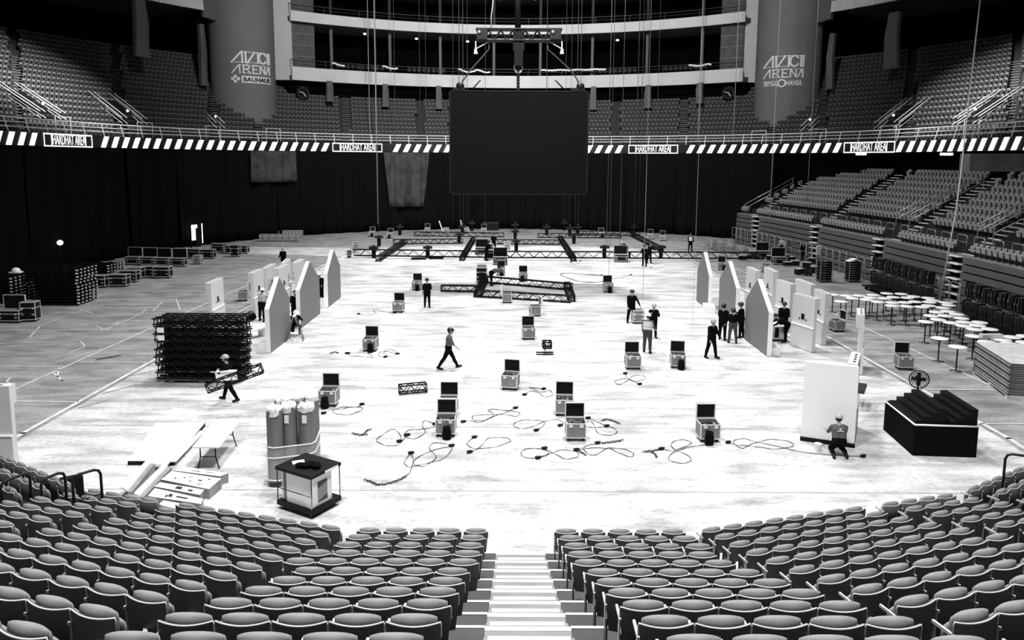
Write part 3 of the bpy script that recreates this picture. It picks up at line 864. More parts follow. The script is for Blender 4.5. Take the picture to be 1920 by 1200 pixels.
while s < SL - 4:
    p, t, n = sp_at(s, 1.75)
    if proj(p)[0] < 1960:
        tag(link('hoop_rail', hp2, None, p + Vector((0, 0, WH + .1)), math.atan2(t.y, t.x)), 'grey hoop rail along the walkway behind the front seats', 'railing', 'hoop rails on the walkway of the right stand')
    s += 1.75
# stair handrails
def slope_rail(q, o0, o1, label):
    m = MB()
    z0 = WH + (o0 - 1) / RDp * RRi; z1 = WH + (o1 - 1) / RDp * RRi
    pa, t, n = sp_at(q, o0); pb, _, _ = sp_at(q + (o1 - o0) * .1, o1)
    for dz in (.95, .5): m.tube([pa + Vector((0, 0, z0 + dz)), pb + Vector((0, 0, z1 + dz))], .04, 5)
    for u in (0, .33, .66, 1):
        pp = pa.lerp(pb, u); zz = z0 + (z1 - z0) * u; m.cyl(pp + Vector((0, 0, zz)), pp + Vector((0, 0, zz + .95)), .03, n=5)
    tag(build('stair_rail', m, 'steel'), label, 'railing')
slope_rail(SL - .1, 1.0, 9.6, 'long slanting handrail at the far end of the right stand')
slope_rail(s_for_px(1690, 3, 4.5), 2.6, 8.5, 'slanting stair rail left of the first vomitory on the right stand')
slope_rail(s_for_px(1715, 3, 4.5), 2.6, 8.5, 'slanting stair rail right of the first vomitory on the right stand')
slope_rail(s_for_px(1845, 3, 4.5), 2.6, 8.5, 'slanting stair rail in front of the second stair on the right stand')
slope_rail(s_for_px(1875, 3, 4.5), 2.6, 8.5, 'slanting stair rail at the right edge of the photo')

# ---- all the other seats: one object
def sseat(m, p, rz, s=1.0, up=True, mi=0):
    """simple seat: back and folded pan"""
    c, n = math.cos(rz), math.sin(rz)
    def P_(x, y, z): return (p.x + (x * c - y * n) * s, p.y + (x * n + y * c) * s, p.z + z * s)
    # x = along row, y = towards the hall (front is +y)
    v = [P_(*q) for q in ((-.2, -.2, .82), (.2, -.2, .82), (.2, -.06, .80), (-.2, -.06, .80), (-.2, -.04, .4), (.2, -.04, .4), (-.2, -.16, .4), (.2, -.16, .4))]
    m.add(v, [(0, 1, 2, 3), (3, 2, 5, 4), (1, 0, 6, 7)], mi)
    v = [P_(*q) for q in ((-.185, .05, .68), (.185, .05, .68), (.185, .16, .62), (-.185, .16, .62), (-.185, .1, .3), (.185, .1, .3))]
    m.add(v, [(0, 1, 2, 3), (3, 2, 5, 4)], mi if mi == 2 else 3)  # upper-tier pans painted darker than the backs to imitate shade between rows
    m.add([P_(*q) for q in ((-.2, -.16, .82), (-.2, -.09, .82), (-.2, -.04, .4), (-.2, -.16, .4))], [(0, 1, 2, 3)], 1)
    m.add([P_(*q) for q in ((-.2, -.1, 0), (-.2, .1, 0), (-.2, .1, .4), (-.2, -.1, .4))], [(0, 1, 2, 3)], 1)
mb = MB()
for (zc, i, X, y, a, zb, side, blk, n) in REST:
    M = Matrix.Translation((X, y, zb)) @ Matrix.Rotation(a, 4, 'Z')
    for m_, mi_ in SEAT_MB:
        mb.add([M @ Vector(v) for v in m_.v], m_.f, mi_, True)
# right stand
for r in range(NR):
    s = .3
    while s < SL - (.3 if r else .3):
        o = (.75 if r == 0 else 1.0 + r * RDp + .55)
        if r == 1: break
        off = .24 * r
        if all(abs(s - (q + off)) > .95 for q in aisles):
            p, t, n = sp_at(s, o)
            px = proj(p + Vector((0, 0, WH + r * RRi)))[0]
            if px < 1990: sseat(mb, p + Vector((0, 0, WH + r * RRi)), math.atan2(-n.y, -n.x) - PI / 2, mi=2)
        s += .52
# upper tier
ais = [p_ for p_ in (60, 233, 395, 500, 653, 1275, 1428, 1545, 1690, 1895)]
for i in range(NROW - 1):
    r = TR0 + TD * i + .3
    asn = []
    for px in (50, 235, 410, 490, 652, 790, 1150, 1276, 1440, 1530, 1690, 1880):
        p, n = path_at(r + .0, px); asn.append(p)
    s_, step = 40.0, .53 * RR / r
    while s_ < L_ST + PI * RR + 20:
        sc = RR / r if L_ST < s_ < L_ST + PI * RR else 1
        p, n = on_path(s_, r)
        if p.y > 38 and all((p - q).length > .62 for q in asn):
            px, py, zc = proj(p + Vector((0, 0, TZ0 + TRISE * i)))
            if -30 < px < 1950 and py > -20 and not (842 < px < 1100 and py > 178 and py < 360) :
                sseat(mb, p + Vector((0, 0, TZ0 + TRISE * i)), math.atan2(-n.y, -n.x) - PI / 2)
        s_ += .53 * sc
so = build('stadium_seats', mb, ['seat_far', 'seat_far_dark', 'seat_right', 'seat_pan_far_shaded', 'seat_shell', 'seat_rim', 'seat_cushion', 'arm'])
tag(so, 'countless small grey seats in rows on the upper tier and the right stand', 'seats', kind='stuff')
# aisle step edges of the upper tier and the vomitory handrails
mb = MB()
for px in (50, 235, 410, 490, 652, 1276, 1440, 1530, 1690, 1880):
    for i in range(0, 15):
        for h_ in (0, .5):
            p, n = path_at(TR0 + TD * (i + h_) + .1, px); mb.box(p + Vector((0, 0, TZ0 + TRISE * (i + h_) + .03)), (.09, 1.0, .05), math.atan2(n.y, n.x))
tag(build('aisle_steps', mb, 'concrete_mid'), 'pale step edges of the upper tier aisles', 'steps', kind='stuff')
for (px, lab) in ((112, 'leftmost vomitory rails in the upper left stand'), (262, 'vomitory rails in the upper left stand nearer the column'), (1650, 'vomitory rails in the upper right stand nearer the column'), (1795, 'rightmost vomitory rails in the upper right stand'), (1500, 'short rails right beside the right column'), (420, 'short rails right beside the left column')):
    r0_, r1_ = 40.2, 44.5
    m = MB(); small = 'short' in lab
    if small: r0_, r1_ = 40.0, 42.0
    p, n = path_at(r0_, px); t = Vector((n.y, -n.x, 0))
    root = thing('vomitory_rail', lab, 'railing')
    for w_ in (-1.5, -.9, .9, 1.5) if not small else (-.5, .5):
        for dz in (.6, 1.15):
            m.tube([p + t * w_ + Vector((0, 0, TZ0 + 1.6 + dz)), p + n * (r1_ - r0_) + t * w_ + Vector((0, 0, TZ0 + 1.6 + dz + (r1_ - r0_) * .62))], .055, 5)
    build('rails', m, 'rail_light', root)
    a = MB(); M = Matrix.Translation(p) @ Matrix.Rotation(math.atan2(n.y, n.x), 4, 'Z')
    if not small:
        a.add([M @ Vector(q) for q in ((0, -.9, 10.9), (0, .9, 10.9), (0, .9, 12.1), (0, -.9, 12.1), (3.4, -.9, 13.2), (3.4, .9, 13.2), (3.4, .9, 14.6), (3.4, -.9, 14.6))],
              [(0, 1, 2, 3), (4, 5, 6, 7), (0, 3, 7, 4), (1, 5, 6, 2), (3, 2, 6, 7)], 0)
        build('tunnel_mouth', a, 'black', root)
    l = MB(); l.sph(p + n * .9 + Vector((0, 0, TZ0 + 3.5)), .13, 0, 8, 5); build('sign_lamp', l, 'lamp', root, label='glowing exit lamp')

# ================================================================== HANGING SCREEN, TRUSS, SLINGS
YS = 55.0
def S(px, py, Y=YS): return GY(px, py, Y)
tl, br_ = S(842, 169), S(1101, 366)
root = thing('video_screen', 'large blank dark screen hanging in the middle of the arena', 'screen', (0, YS, 0))
mb = MB(); mb.bb(tl.x + .08, br_.x - .08, -.05, .25, br_.z + .08, tl.z - .08); build('screen_face', mb, 'screen', root)
mb = MB()
for x0, x1, z0, z1 in ((tl.x, br_.x, tl.z - .1, tl.z), (tl.x, br_.x, br_.z, br_.z + .1), (tl.x, tl.x + .1, br_.z, tl.z), (br_.x - .1, br_.x, br_.z, tl.z)): mb.bb(x0, x1, -.1, .3, z0, z1)
build('screen_frame', mb, 'black_metal', root)
for (x0, x1) in ((849, 872), (1070, 1096)):
    a, b = S(x0, 167), S(x1, 167); m = MB(); m.bb(a.x, b.x, -.15, .25, tl.z, tl.z + .18); m.sph((a.x * .4 + b.x * .6 if x0 < 900 else a.x * .3 + b.x * .7, 0, tl.z + .3), .3, 0, 8, 5); build('lift_bracket', m, 'black_metal', root)
TA, TB = S(893, 55), S(1053, 77)
root = thing('hanging_truss', 'black rigging truss hanging from the roof above the screen', 'truss', (0, YS, 0))
mb = MB()
for z in (TA.z, TB.z):
    for y in (-.35, .35): mb.cyl((TA.x, y, z), (TB.x, y, z), .09, n=6)
build('chord', mb, 'black_metal', root)
mb = MB(); n_ = 14
for i in range(n_):
    x0 = TA.x + (TB.x - TA.x) * i / n_; x1 = TA.x + (TB.x - TA.x) * (i + 1) / n_
    for y in (-.35, .35):
        mb.cyl((x0, y, TB.z if i % 2 else TA.z), (x1, y, TA.z if i % 2 else TB.z), .05, n=5)
build('bracing', mb, 'black_metal', root)
for x0, x1 in ((895, 914), (1031, 1051)):
    a, b = S(x0, 57), S(x1, 75); m = MB(); m.box(((a.x + b.x) / 2, -.2, (a.z + b.z) / 2), (abs(b.x - a.x), 1.0, abs(a.z - b.z) * 1.15)); m.sph(((a.x + b.x) / 2 - .2, -.75, (a.z + b.z) / 2 + .1), .14, 1, 7, 5); build('winch', m, ['black_metal', 'steel'], root)
for px in (892.5, 1053):
    a = S(px, 79); b = S(px, 97); m = MB(); m.cyl((a.x, -.4, a.z), (b.x, -.4, b.z), .05, n=6); m.cyl((b.x, -.4, b.z + .1), (b.x, -.4, b.z - .2), .08, .16, n=8); build('work_lamp', m, 'white', root, label='white downward work lamp')
    e = MB(); sgn = 1 if px < 960 else -1; e.box((b.x + sgn * .35, -.3, b.z + .35), (1.1, .06, .08), 0, ry=sgn * -.5); build('lamp_bracket', e, 'steel', root)
a, b = S(962, 58), S(983, 95); m = MB(); m.bb(a.x, b.x, -.3, .3, b.z, a.z); m.bb(a.x + .1, b.x - .1, -.4, .4, b.z - 1.1, b.z); build('motor_box', m, 'black', root)
def line_thing(name, pts, r, mat, label, cat, group=None, n=4):
    m = MB(); m.tube(pts, r, n); return tag(build(name, m, mat), label, cat, group)
for nm, px0, px1, px2 in (('left', 917, 881, 860), ('right', 1027, 1072, 1090)):
    line_thing('rigging_sling', [S(px0 if nm == 'left' else px0, 80), S(917 if nm == 'left' else 1027, 92), S(px1, 133), S(px2, 163)], .05, 'steel_dark', 'slanting black sling from the truss to the %s corner of the screen' % nm, 'sling')
for nm, x0, y0, x1, y1 in (('left', 901, 150, 886, 167), ('right', 1041, 150, 1057, 167)):
    line_thing('stay_wire', [S(x0, y0), S(x1, y1)], .05, 'black_metal', 'short slanting black stay on the %s part of the screen top' % nm, 'wire')
m = MB(); p0 = S(971.5, 120); p1 = S(971.5, 168)
for i in range(9): m.sph(p0.lerp(p1, i / 8), .12, 0, 6, 4, (1, 1, 1.6))
tag(build('lift_chain', m, 'black_metal'), 'short thick chain carrying the middle of the screen', 'chain')
m = MB(); c = S(972, 126); m.tube([c + Vector((.28 * math.cos(t), 0, .42 * math.sin(t))) for t in [i * PI / 5 for i in range(10)]], .08, 6, closed=True)
tag(build('lift_shackle', m, 'steel'), 'pale shackle at the top of the chain above the screen', 'shackle')
# cable bundle above the truss
line_thing('cable_bundle', [S(971, -60), S(971, 57)], .22, 'black', 'thick dark cable bundle rising from the hanging truss', 'cable', n=7)
line_thing('loose_cable', [S(925, -20), S(924, 8), S(921, 30), S(921, 52)], .04, 'rope', 'pale loose cable curving above the truss', 'cable')
# the free hanging long wires: px at the floor (x, y), brightness
WIRES = [(697, 430, .04, 'rope'), (709, 436, .05, 'rope'), (744, 436, .02, 'wire'), (790, 434, .02, 'wire'), (801, 434, .02, 'wire'), (851, 433, .02, 'wire'), (862, 436, .03, 'wire'), (869, 436, .03, 'wire'), (877, 435, .02, 'wire'),
         (910, 434, .02, 'wire'), (1022, 430, .035, 'wire'), (1057, 436, .02, 'wire'), (1067, 434, .02, 'wire'), (1078, 437, .03, 'wire'), (1084, 437, .03, 'wire'),
         (1189, 436, .03, 'wire'), (1197, 436, .02, 'wire'), (1226, 434, .02, 'wire'), (1302, 436, .05, 'rope'), (1367, 440, .035, 'rope'), (1141, 545, .014, 'wire'), (1161, 490, .02, 'wire'), (1137, 474, .02, 'wire'),
         (1205, 575, .014, 'steel'), (1440, 470, .035, 'rope'), (1508, 470, .03, 'steel'), (711, 455, .02, 'wire'), (1297, 640, .008, 'steel')]
for k, (x, y, r, mt) in enumerate(WIRES):
    p = G(x, y, 0); z0 = .35 if y > 445 else 1.0
    q = Vector((p.x, p.y, 45)); m = MB(); m.tube([p + Vector((0, 0, z0)), q], r, 4)
    lab = 'thin hanging chain line reaching down to the arena floor'
    if (x, y) == (1302, 436): tag(build('hanging_line', m, mt), 'bright white rope hanging right of the screen', 'rope')
    else: tag(build('hanging_line', m, mt), lab, 'wire', 'thin lines hanging from the roof')
m = MB(); m.tube([G(1762, 562, .8), GY(1792, 400, 39), GY(1800, 340, 41), GY(1838, 0, 46), GY(1842, -60, 47)], .04, 5)
tag(build('hanging_line', m, 'rope'), 'long white rope slanting down before the right stand to the bar tables', 'rope')
# dark hanging box under the ribbon at the right edge
a, b = GY(1812, 288, 44), GY(1990, 322, 44)
m = MB(); m.bb(a.x, b.x, 43.6, 44.6, b.z, a.z); tag(build('hanging_box', m, 'concrete_dark'), 'dark grey box hanging below the ribbon at the right edge', 'box')
for x in (1600, 1760):
    p = GY(x + 14, 289, 60 if x < 1700 else 50); m = MB()
    for d in (-.2, .25): m.box(p + Vector((d, 0, 0)), (.22, .3, .16), .4)
    tag(build('ceiling_lamp', m, 'lamp'), 'small twin lamp below the ribbon, %s' % ('above the middle of the right stand' if x < 1700 else 'near the hanging grey box'), 'lamp')
# ================================================================== FLOOR OBJECTS
def yaw_px(p, deg): return math.radians(deg)
# ---- open motor case
def open_case():
    t = thing('road_case', '', 'case')
    W, D, Hh = .62, .56, .46
    a = MB()
    z0 = .14
    a.bb(-W / 2, W / 2, -D / 2, -D / 2 + .02, z0, z0 + Hh); a.bb(-W / 2, W / 2, D / 2 - .02, D / 2, z0, z0 + Hh)
    a.bb(-W / 2, -W / 2 + .02, -D / 2 + .02, D / 2 - .02, z0, z0 + Hh); a.bb(W / 2 - .02, W / 2, -D / 2 + .02, D / 2 - .02, z0, z0 + Hh)
    a.bb(-W / 2 + .02, W / 2 - .02, -D / 2 + .02, D / 2 - .02, z0, z0 + .03, 0); a.bb(-W / 2 + .02, W / 2 - .02, -D / 2 + .02, D / 2 - .02, z0 + .03, z0 + Hh - .12, 1)
    build('body', a, ['case_panel', 'black'], t)
    e = MB(); k = .028
    for x in (-W / 2, W / 2):
        for y in (-D / 2, D / 2): e.box((x, y, z0 + Hh / 2), (k, k, Hh))
        for z in (z0, z0 + Hh): e.box((x, 0, z), (k, D, k))
    for y in (-D / 2, D / 2):
        for z in (z0, z0 + Hh): e.box((0, y, z), (W, k, k))
    build('edging', e, 'case_edge', t)
    for x in (-.17, .17):
        l = MB(); l.box((x, -D / 2 - .012, z0 + Hh - .07), (.11, .025, .09)); build('latch', l, 'case_edge', t)
    c = MB(); c.cyl((-.02, 0, .055), (.02, 0, .055), .055, n=10); c.bb(-.03, .03, -.03, .03, .08, .14); cm = c.mesh('caster', 'black')
    for x in (-W / 2 + .08, W / 2 - .08):
        for y in (-D / 2 + .08, D / 2 - .08): link('caster', cm, t, (x, y, 0))
    l = MB(); zz = z0 + Hh + .01; y0 = D / 2; hl = .50
    l.bb(-W / 2 + .02, W / 2 - .02, y0 + .10, y0 + .13, zz, zz + hl, 0)
    l.bb(-W / 2 + .02, W / 2 - .02, y0 + .085, y0 + .1, zz + .02, zz + hl - .02, 0)
    l.bb(-W / 2, -W / 2 + .02, y0, y0 + .13, zz, zz + hl, 1); l.bb(W / 2 - .02, W / 2, y0, y0 + .13, zz, zz + hl, 1)
    l.bb(-W / 2, W / 2, y0, y0 + .13, zz + hl - .02, zz + hl, 1); l.bb(-W / 2, W / 2, y0, y0 + .13, zz, zz + .02, 1)
    build('lid', l, ['black', 'case_edge'], t)
    return t
open_c = Proto(open_case)
def hoist_fn():
    t = thing('chain_hoist', '', 'hoist')
    a = MB(); a.cyl((-.16, 0, .22), (.16, 0, .22), .12, n=12); a.bb(-.1, .1, -.1, .1, .1, .36); build('body', a, 'black_metal', t)
    h = MB(); h.tube([(.0, 0, .36), (0, 0, .44), (.05, 0, .5), (0, 0, .55), (-.05, 0, .5)], .016, 5); build('hook', h, 'steel', t)
    c = MB(); c.cyl((0, 0, 0), (0, 0, .1), .09, .11, n=8); build('chain_bag', c, 'cloth_black', t)
    return t
hoist = Proto(hoist_fn)
def bag_fn():
    t = thing('chain_bag', '', 'bag')
    a = MB(); a.lathe([(.08, 0), (.14, .05), (.15, .2), (.12, .36), (.13, .42)], 10); build('bag', a, 'cloth_black', t)
    return t
bag = Proto(bag_fn)
def chain_in_fn():
    t = thing('coiled_chain', '', 'chain')
    m = MB(); rnd = random.Random(4)
    for i in range(34):
        c = Vector((rnd.uniform(-.22, .22), rnd.uniform(-.18, .18), rnd.uniform(0, .1))); ax = Vector((rnd.uniform(-1, 1), rnd.uniform(-1, 1), rnd.uniform(-.4, .4))).normalized() * .04
        m.cyl(c - ax, c + ax, .016, n=5, mi=0 if i % 3 else 1)
    build('links', m, ['steel_dark', 'case_edge'], t)
    return t
chain_in = Proto(chain_in_fn)
OC = [  # px x, px y of the front bottom edge centre, yaw deg, extra ('h' hoist bag in front), label tail
 (614, 764, 2, 'b', 'left of the small lattice truss, behind the wrapped rolls'),
 (693, 660, 3, 'b', 'with two looped cables in front, left of the walking worker'),
 (746, 587, 2, '', 'between the left gables and the walkers'),
 (781, 545, 1, 'b', 'just left of the worker in black tee'),
 (840, 783, 0, '', 'rear one of the left pair in the middle'),
 (835, 821, 0, 'b', 'front one of the left pair in the middle'),
 (991, 638, -4, '', 'just behind the tiny standing truss piece'),
 (957, 733, 12, '', 'turned slightly, alone in the middle of the floor'),
 (1059, 782, 4, '', 'rear one of the right pair in the middle'),
 (1080, 829, 0, '', 'front one of the right pair in the middle'),
 (1188, 694, 0, '', 'below the worker in the light vest'),
 (1273, 692, 8, 'b', 'right of centre near the lone standing worker'),
 (1331, 831, -2, 'b', 'rightmost in the foreground, left of the white wall'),
 (1141, 549, -2, 'b', 'alone right of the big truss frame'),
 (1700, 695, 8, '', 'on the bare concrete before the bar tables'),
 (939, 517, 0, 'b', 'behind the rear bar of the truss frame, left'),
 (981, 528, 0, 'b', 'behind the rear bar of the truss frame, right'),
 (697, 444, 0, 'b', 'far left, first by the drapes'), (731, 447, 0, 'b', 'far left, second by the drapes'),
 (1128, 446, 0, 'b', 'far behind the right rear truss'), (907, 438, 0, '', 'far back under the screen, left of the white boxes'),
 (1220, 449, 12, '', 'far right by the drapes, first'), (1243, 452, 12, '', 'far right by the drapes, second'),
 (801, 437, 0, '', 'far back on the left rear truss'), (803, 436, 0, '', ''), (1355, 507, 10, 'b', 'half hidden behind the middle right gable')]
for k, (x, y, yw, ex, tail) in enumerate(OC):
    if not tail: continue
    p = G(x, y); p.y += .28; yaw = math.radians(-yw)
    open_c((p.x, p.y, 0), yaw, 'open grey case ' + tail, 'open motor cases on the arena floor')
    chain_in((p.x, p.y, .49), yaw + k, 'chain in case ' + tail, 'chains inside open cases')
    if 'b' in ex: bag((p.x + .06 * (1 if k % 2 else -1), p.y - .42, 0.0), 0, 'black bag, case ' + tail, 'black chain bags')
# cases seen side-on with the lid standing to one side
SC_ = [(951, 569, -88, 'in front of the big truss frame, its lid tilted left', 1), (1003, 594, 80, 'side-on with a pale lid, in front of the truss frame', -1), (453, 565, 75, 'side-on between the left white panels', 1),
       (1573, 623, 80, 'side-on with cable spilling out, right of the white panels', 1), (1197, 607, 0, 'closed beside the worker holding the line', 0)]
for x, y, yw, tail, sgn in SC_[:4]:
    p = G(x, y); p.y += .28
    open_c((p.x, p.y, 0), math.radians(-yw), 'open grey case ' + tail, 'open motor cases on the arena floor')
# ---- closed trunks
def trunk_fn(W, D, Hh, dark=True):
    def fn():
        t = thing('flight_case', '', 'case')
        pn = 'case_black' if dark else 'case_panel'
        a = MB(); a.bb(-W / 2, W / 2, -D / 2, D / 2, .13, .13 + Hh); build('body', a, pn, t)
        e = MB(); k = .035
        for x in (-W / 2, W / 2):
            for y in (-D / 2, D / 2): e.box((x, y, .13 + Hh / 2), (k, k, Hh + k))
            for z in (.13, .13 + Hh * .68, .13 + Hh): e.box((x, 0, z), (k, D, k))
        for y in (-D / 2, D / 2):
            for z in (.13, .13 + Hh * .68, .13 + Hh): e.box((0, y, z), (W, k, k))
        build('edging', e, 'case_edge', t)
        for x in (-W * .36, W * .36):
            l = MB(); l.box((x, -D / 2 - .01, .13 + Hh * .66), (.1, .03, .1)); build('latch', l, 'case_edge', t)
            l = MB(); l.box((x, -D / 2 - .01, .13 + Hh * .3), (.14, .03, .1)); build('handle', l, 'steel', t)
        c = MB(); c.cyl((-.02, 0, .06), (.02, 0, .06), .06, n=8); c.bb(-.03, .03, -.03, .03, .08, .13); cm = c.mesh('caster', 'black')
        for x in (-W / 2 + .1, W / 2 - .1):
            for y in (-D / 2 + .1, D / 2 - .1): link('caster', cm, t, (x, y, 0))
        tp = MB(); tp.bb(-W / 2 + .02, W / 2 - .02, -D / 2 + .02, D / 2 - .02, .13 + Hh, .13 + Hh + .012); build('top_sheet', tp, 'concrete_mid', t)
        return t
    return Proto(fn)
trunk = trunk_fn(1.18, .62, .72); small = trunk_fn(.6, .6, .62, False); tall = trunk_fn(.75, .6, .95); smallb = trunk_fn(.7, .62, .62)
def put(pr, x, y, yw, lab, grp=None, dd=.3):
    p = G(x, y); p.y += dd; return pr((p.x, p.y, 0), math.radians(yw), lab, grp)
GT = 'black road trunks on the left side of the floor'
put(trunk, 221, 538, 0, 'black road trunk nearest the camera in the left rows', GT); put(trunk, 181, 540, 0, 'black road trunk between the frame stack and the nearest trunk', GT)
put(trunk, 240, 530, 2, 'black road trunk second from the front in the left rows', GT); put(trunk, 205, 531, 2, 'black road trunk behind the nearest pair, left one', GT)
put(trunk, 250, 524, 0, 'black road trunk third from the front in the left rows', GT); put(trunk, 222, 525, 0, 'black road trunk third back, left one', GT)
put(trunk, 303, 522, 0, 'black road trunk standing apart at the right end of the left rows', GT); put(trunk, 275, 521, 0, 'black road trunk left of the one standing apart', GT)
put(small, 369, 496, 0, 'small cube case in front of the open lidded row', 'small cube cases'); 
put(trunk, 388, 486, 0, 'long black trunk at the right end of the rear row', GT); put(trunk, 362, 485, 0, 'long black trunk second from right in the rear row', GT); put(trunk, 336, 484, 0, 'long black trunk third from right in the rear row', GT)
put(trunk, 408, 474, 0, 'black trunk behind the rear row near the lit doorway', GT); put(smallb, 428, 476, 0, 'squat black case left of the tall one', GT); put(tall, 440, 482, 0, 'tall black case in front of the drapes', GT); put(smallb, 457, 476, 0, 'squat black case right of the tall one', GT)
put(tall, 60 - 8, 604, 8, 'tall black case at the left edge of the floor', GT); put(small, 1197, 608, 0, 'closed grey case beside the worker holding the line', 'small cube cases')
put(small, 1437, 511, -10, 'low grey case before the right stand', 'small cube cases'); put(small, 705 - 38, 468, 0, 'pale cube case at the left end of the long truss', 'small cube cases')
put(small, 774, 430, 0, 'pale case with a folded sheet on top, far left of centre', 'small cube cases')
# open lidded trunks
def lid_trunk():
    t = trunk_fn(1.18, .62, .55).fn()
    l = MB(); l.bb(-.58, .58, .31, .36, .70, 1.42, 0); e = .03
    l.bb(-.6, -.57, .29, .37, .68, 1.44, 1); l.bb(.57, .6, .29, .37, .68, 1.44, 1); l.bb(-.6, .6, .29, .37, 1.42, 1.45, 1)
    build('lid', l, ['black', 'case_edge'], t); return t
lt = Proto(lid_trunk)
for x, y, nm in ((248, 497, 'leftmost'), (276, 498, 'second'), (303, 499, 'third'), (332, 500, 'rightmost')):
    put(lt, x, y, 0, 'black trunk with raised lid, %s of the four in a row' % nm, 'open black trunks on the left')
put(lt, 16, 606, 0, 'black trunk with raised lid at the left edge of the floor', 'open black trunks on the left')
for k, (x, y, lab) in enumerate(((1165, 492, 'open black trunk under the bending worker at the long truss'), (938, 497, 'black trunk with raised lid in front of the central workers'), (1443 - 10, 485, 'black trunk with raised lid by the right stand'),
                 (1455 + 8, 497, 'black trunk among the clutter by the right stand'))):
    put(lt, x, y, 0, lab, 'open black trunks around the floor')
for x, y, pr_, lab in ((912, 474, trunk, 'dark trunk left of the central workers'), (921, 487, trunk, 'dark trunk just before the long truss, centre'), (903, 478, lt, 'open dark trunk behind the slanting truss left of centre'),
                     (903, 530, tall, 'tall dark case at the rear left corner of the truss frame'), (903, 515, smallb, 'squat dark case behind the rear left corner of the truss frame'), (951, 468, small, 'pale small case behind the trunk with raised lid')):
    put(pr_, x, y, 0, lab, 'cases around the central workers')
# ten small silver cases at the far left
k = 0
for r in range(2):
    for c in range(6):
        k += 1
        put(small, 492 + c * 12.5 + r * 6, 453 - r * 8, 0, 'small grey case in the far left cluster, %s of the %s row' % (ORD[c + 1], 'front' if r == 0 else 'rear'), 'cluster of small cases far left')
# white boxes far centre
for x, y, w_, h_, lab in ((949, 425, .95, 1.35, 'pale cabinet far back, left of the pair'), (965, 425, .95, 1.6, 'pale cabinet with a dark emblem far back, right of the pair')):
    p = G(x, y); t = thing('cabinet', lab, 'cabinet', (p.x, p.y + .4, 0)); a = MB(); a.bb(-w_ / 2, w_ / 2, -.3, .3, .1, h_); build('body', a, 'wood_light', t)
    a = MB(); a.bb(-w_ / 2, w_ / 2, -.31, .31, h_, h_ + .05); a.bb(-w_ / 2 - .01, -w_ / 2 + .04, -.32, -.3, .1, h_); a.bb(w_ / 2 - .04, w_ / 2 + .01, -.32, -.3, .1, h_); build('edging', a, 'white', t)
    a = MB(); a.sph((0, -.31, h_ * .5), .14 if x > 960 else .06, 0, 6, 4, (1, .2, 1.8)); build('emblem' if x > 960 else 'lock', a, 'black', t)
    a = MB(); a.bb(-w_ / 2 + .05, w_ / 2 - .05, -.25, .25, 0, .1); build('plinth', a, 'black', t)
p = G(920, 432); t = thing('work_table', 'dark covered table far back under the screen', 'table', (p.x, p.y + .3, 0)); a = MB(); a.bb(-1.0, 1.0, -.4, .4, .95, 1.0); build('table_top', a, 'steel_dark', t); a = MB(); a.bb(-.98, .98, -.38, .38, 0, .95); build('skirt', a, 'black', t)
for x, y, s_, lab in ((828, 438, -1, 'pale ramp board leaning by a case, far left of centre'), (866, 437, -1, 'pale bent board standing by a case, far centre')):
    p = G(x, y); a = MB(); a.box((p.x, p.y, .75), (.08, .5, 1.7), 0, ry=-.35 if x < 850 else -.15); tag(build('board', a, 'white'), lab, 'board')
    put(small, x + 8, y + 1, 0, 'pale case beside the ' + ('leaning ramp board' if x < 850 else 'bent board'), 'small cube cases')

# ---- trusses
def truss(A, B, w_=.4, h_=.4, label='', grp=None, z=0.06, n=None, sides='xy', cat='truss', mat='truss', r=.036):
    A = Vector(A); B = Vector(B); L_ = (B - A).length; d = (B - A).normalized()
    yaw = math.atan2(d.y, d.x); pitch = math.asin(max(-1, min(1, d.z)))
    t = thing('truss', label, cat, A, 0, grp); t.rotation_euler = (0, -pitch, yaw)
    n = n or max(2, int(L_ / (h_ * .95)))
    if True:
        c = MB()
        for y in (-w_ / 2, w_ / 2):
            for zz in (z, z + h_): c.cyl((0, y, zz), (L_, y, zz), r, n=6)
        build('chords', c, mat, t)
    b = MB()
    for i in range(n):
        x0, x1 = L_ * i / n, L_ * (i + 1) / n
        for y in (-w_ / 2, w_ / 2): b.cyl((x0, y, z if i % 2 else z + h_), (x1, y, z + h_ if i % 2 else z), r * .6, n=4, caps=False)
        for zz in (z, z + h_): b.cyl((x0, -w_ / 2 if i % 2 else w_ / 2, zz), (x1, w_ / 2 if i % 2 else -w_ / 2, zz), r * .6, n=4, caps=False)
    for x in (0.02, L_ - .02):
        for zz in (z, z + h_): b.cyl((x, -w_ / 2, zz), (x, w_ / 2, zz), r * .8, n=4)
        for y in (-w_ / 2, w_ / 2): b.cyl((x, y, z), (x, y, z + h_), r * .8, n=4)
    build('bracing', b, mat, t)
    return t
def tr(x0, y0, x1, y1, label, w_=.4, h_=.4, grp='truss lengths laid out on the floor', z=.06, **k):
    return truss(G(x0, y0), G(x1, y1), w_, h_, label, grp, z, **k)
tr(664, 484, 945, 488, 'long black truss crossing the floor, left length', h_=.55, w_=.5, z=.25)
tr(945, 488, 1180, 489, 'long black truss crossing the floor, middle length', h_=.55, w_=.5, z=.25)
tr(1180, 489, 1432, 490, 'long black truss crossing the floor, right length', h_=.55, w_=.5, z=.25)
tr(652, 484, 658, 484, 'tiny truss stub at the left end of the long truss', h_=.55, w_=.5, z=.1, n=2)
tr(709, 491, 760, 457, 'truss slanting back from the left part of the long truss')
tr(737, 458, 868, 457, 'truss lying behind the left slanting one', h_=.45)
tr(777, 443, 945, 445, 'rear truss far left of centre', h_=.45)
tr(866, 490, 888, 452, 'truss slanting back left of the central cases')
tr(1076, 491, 1050, 450, 'truss slanting back right of the centre')
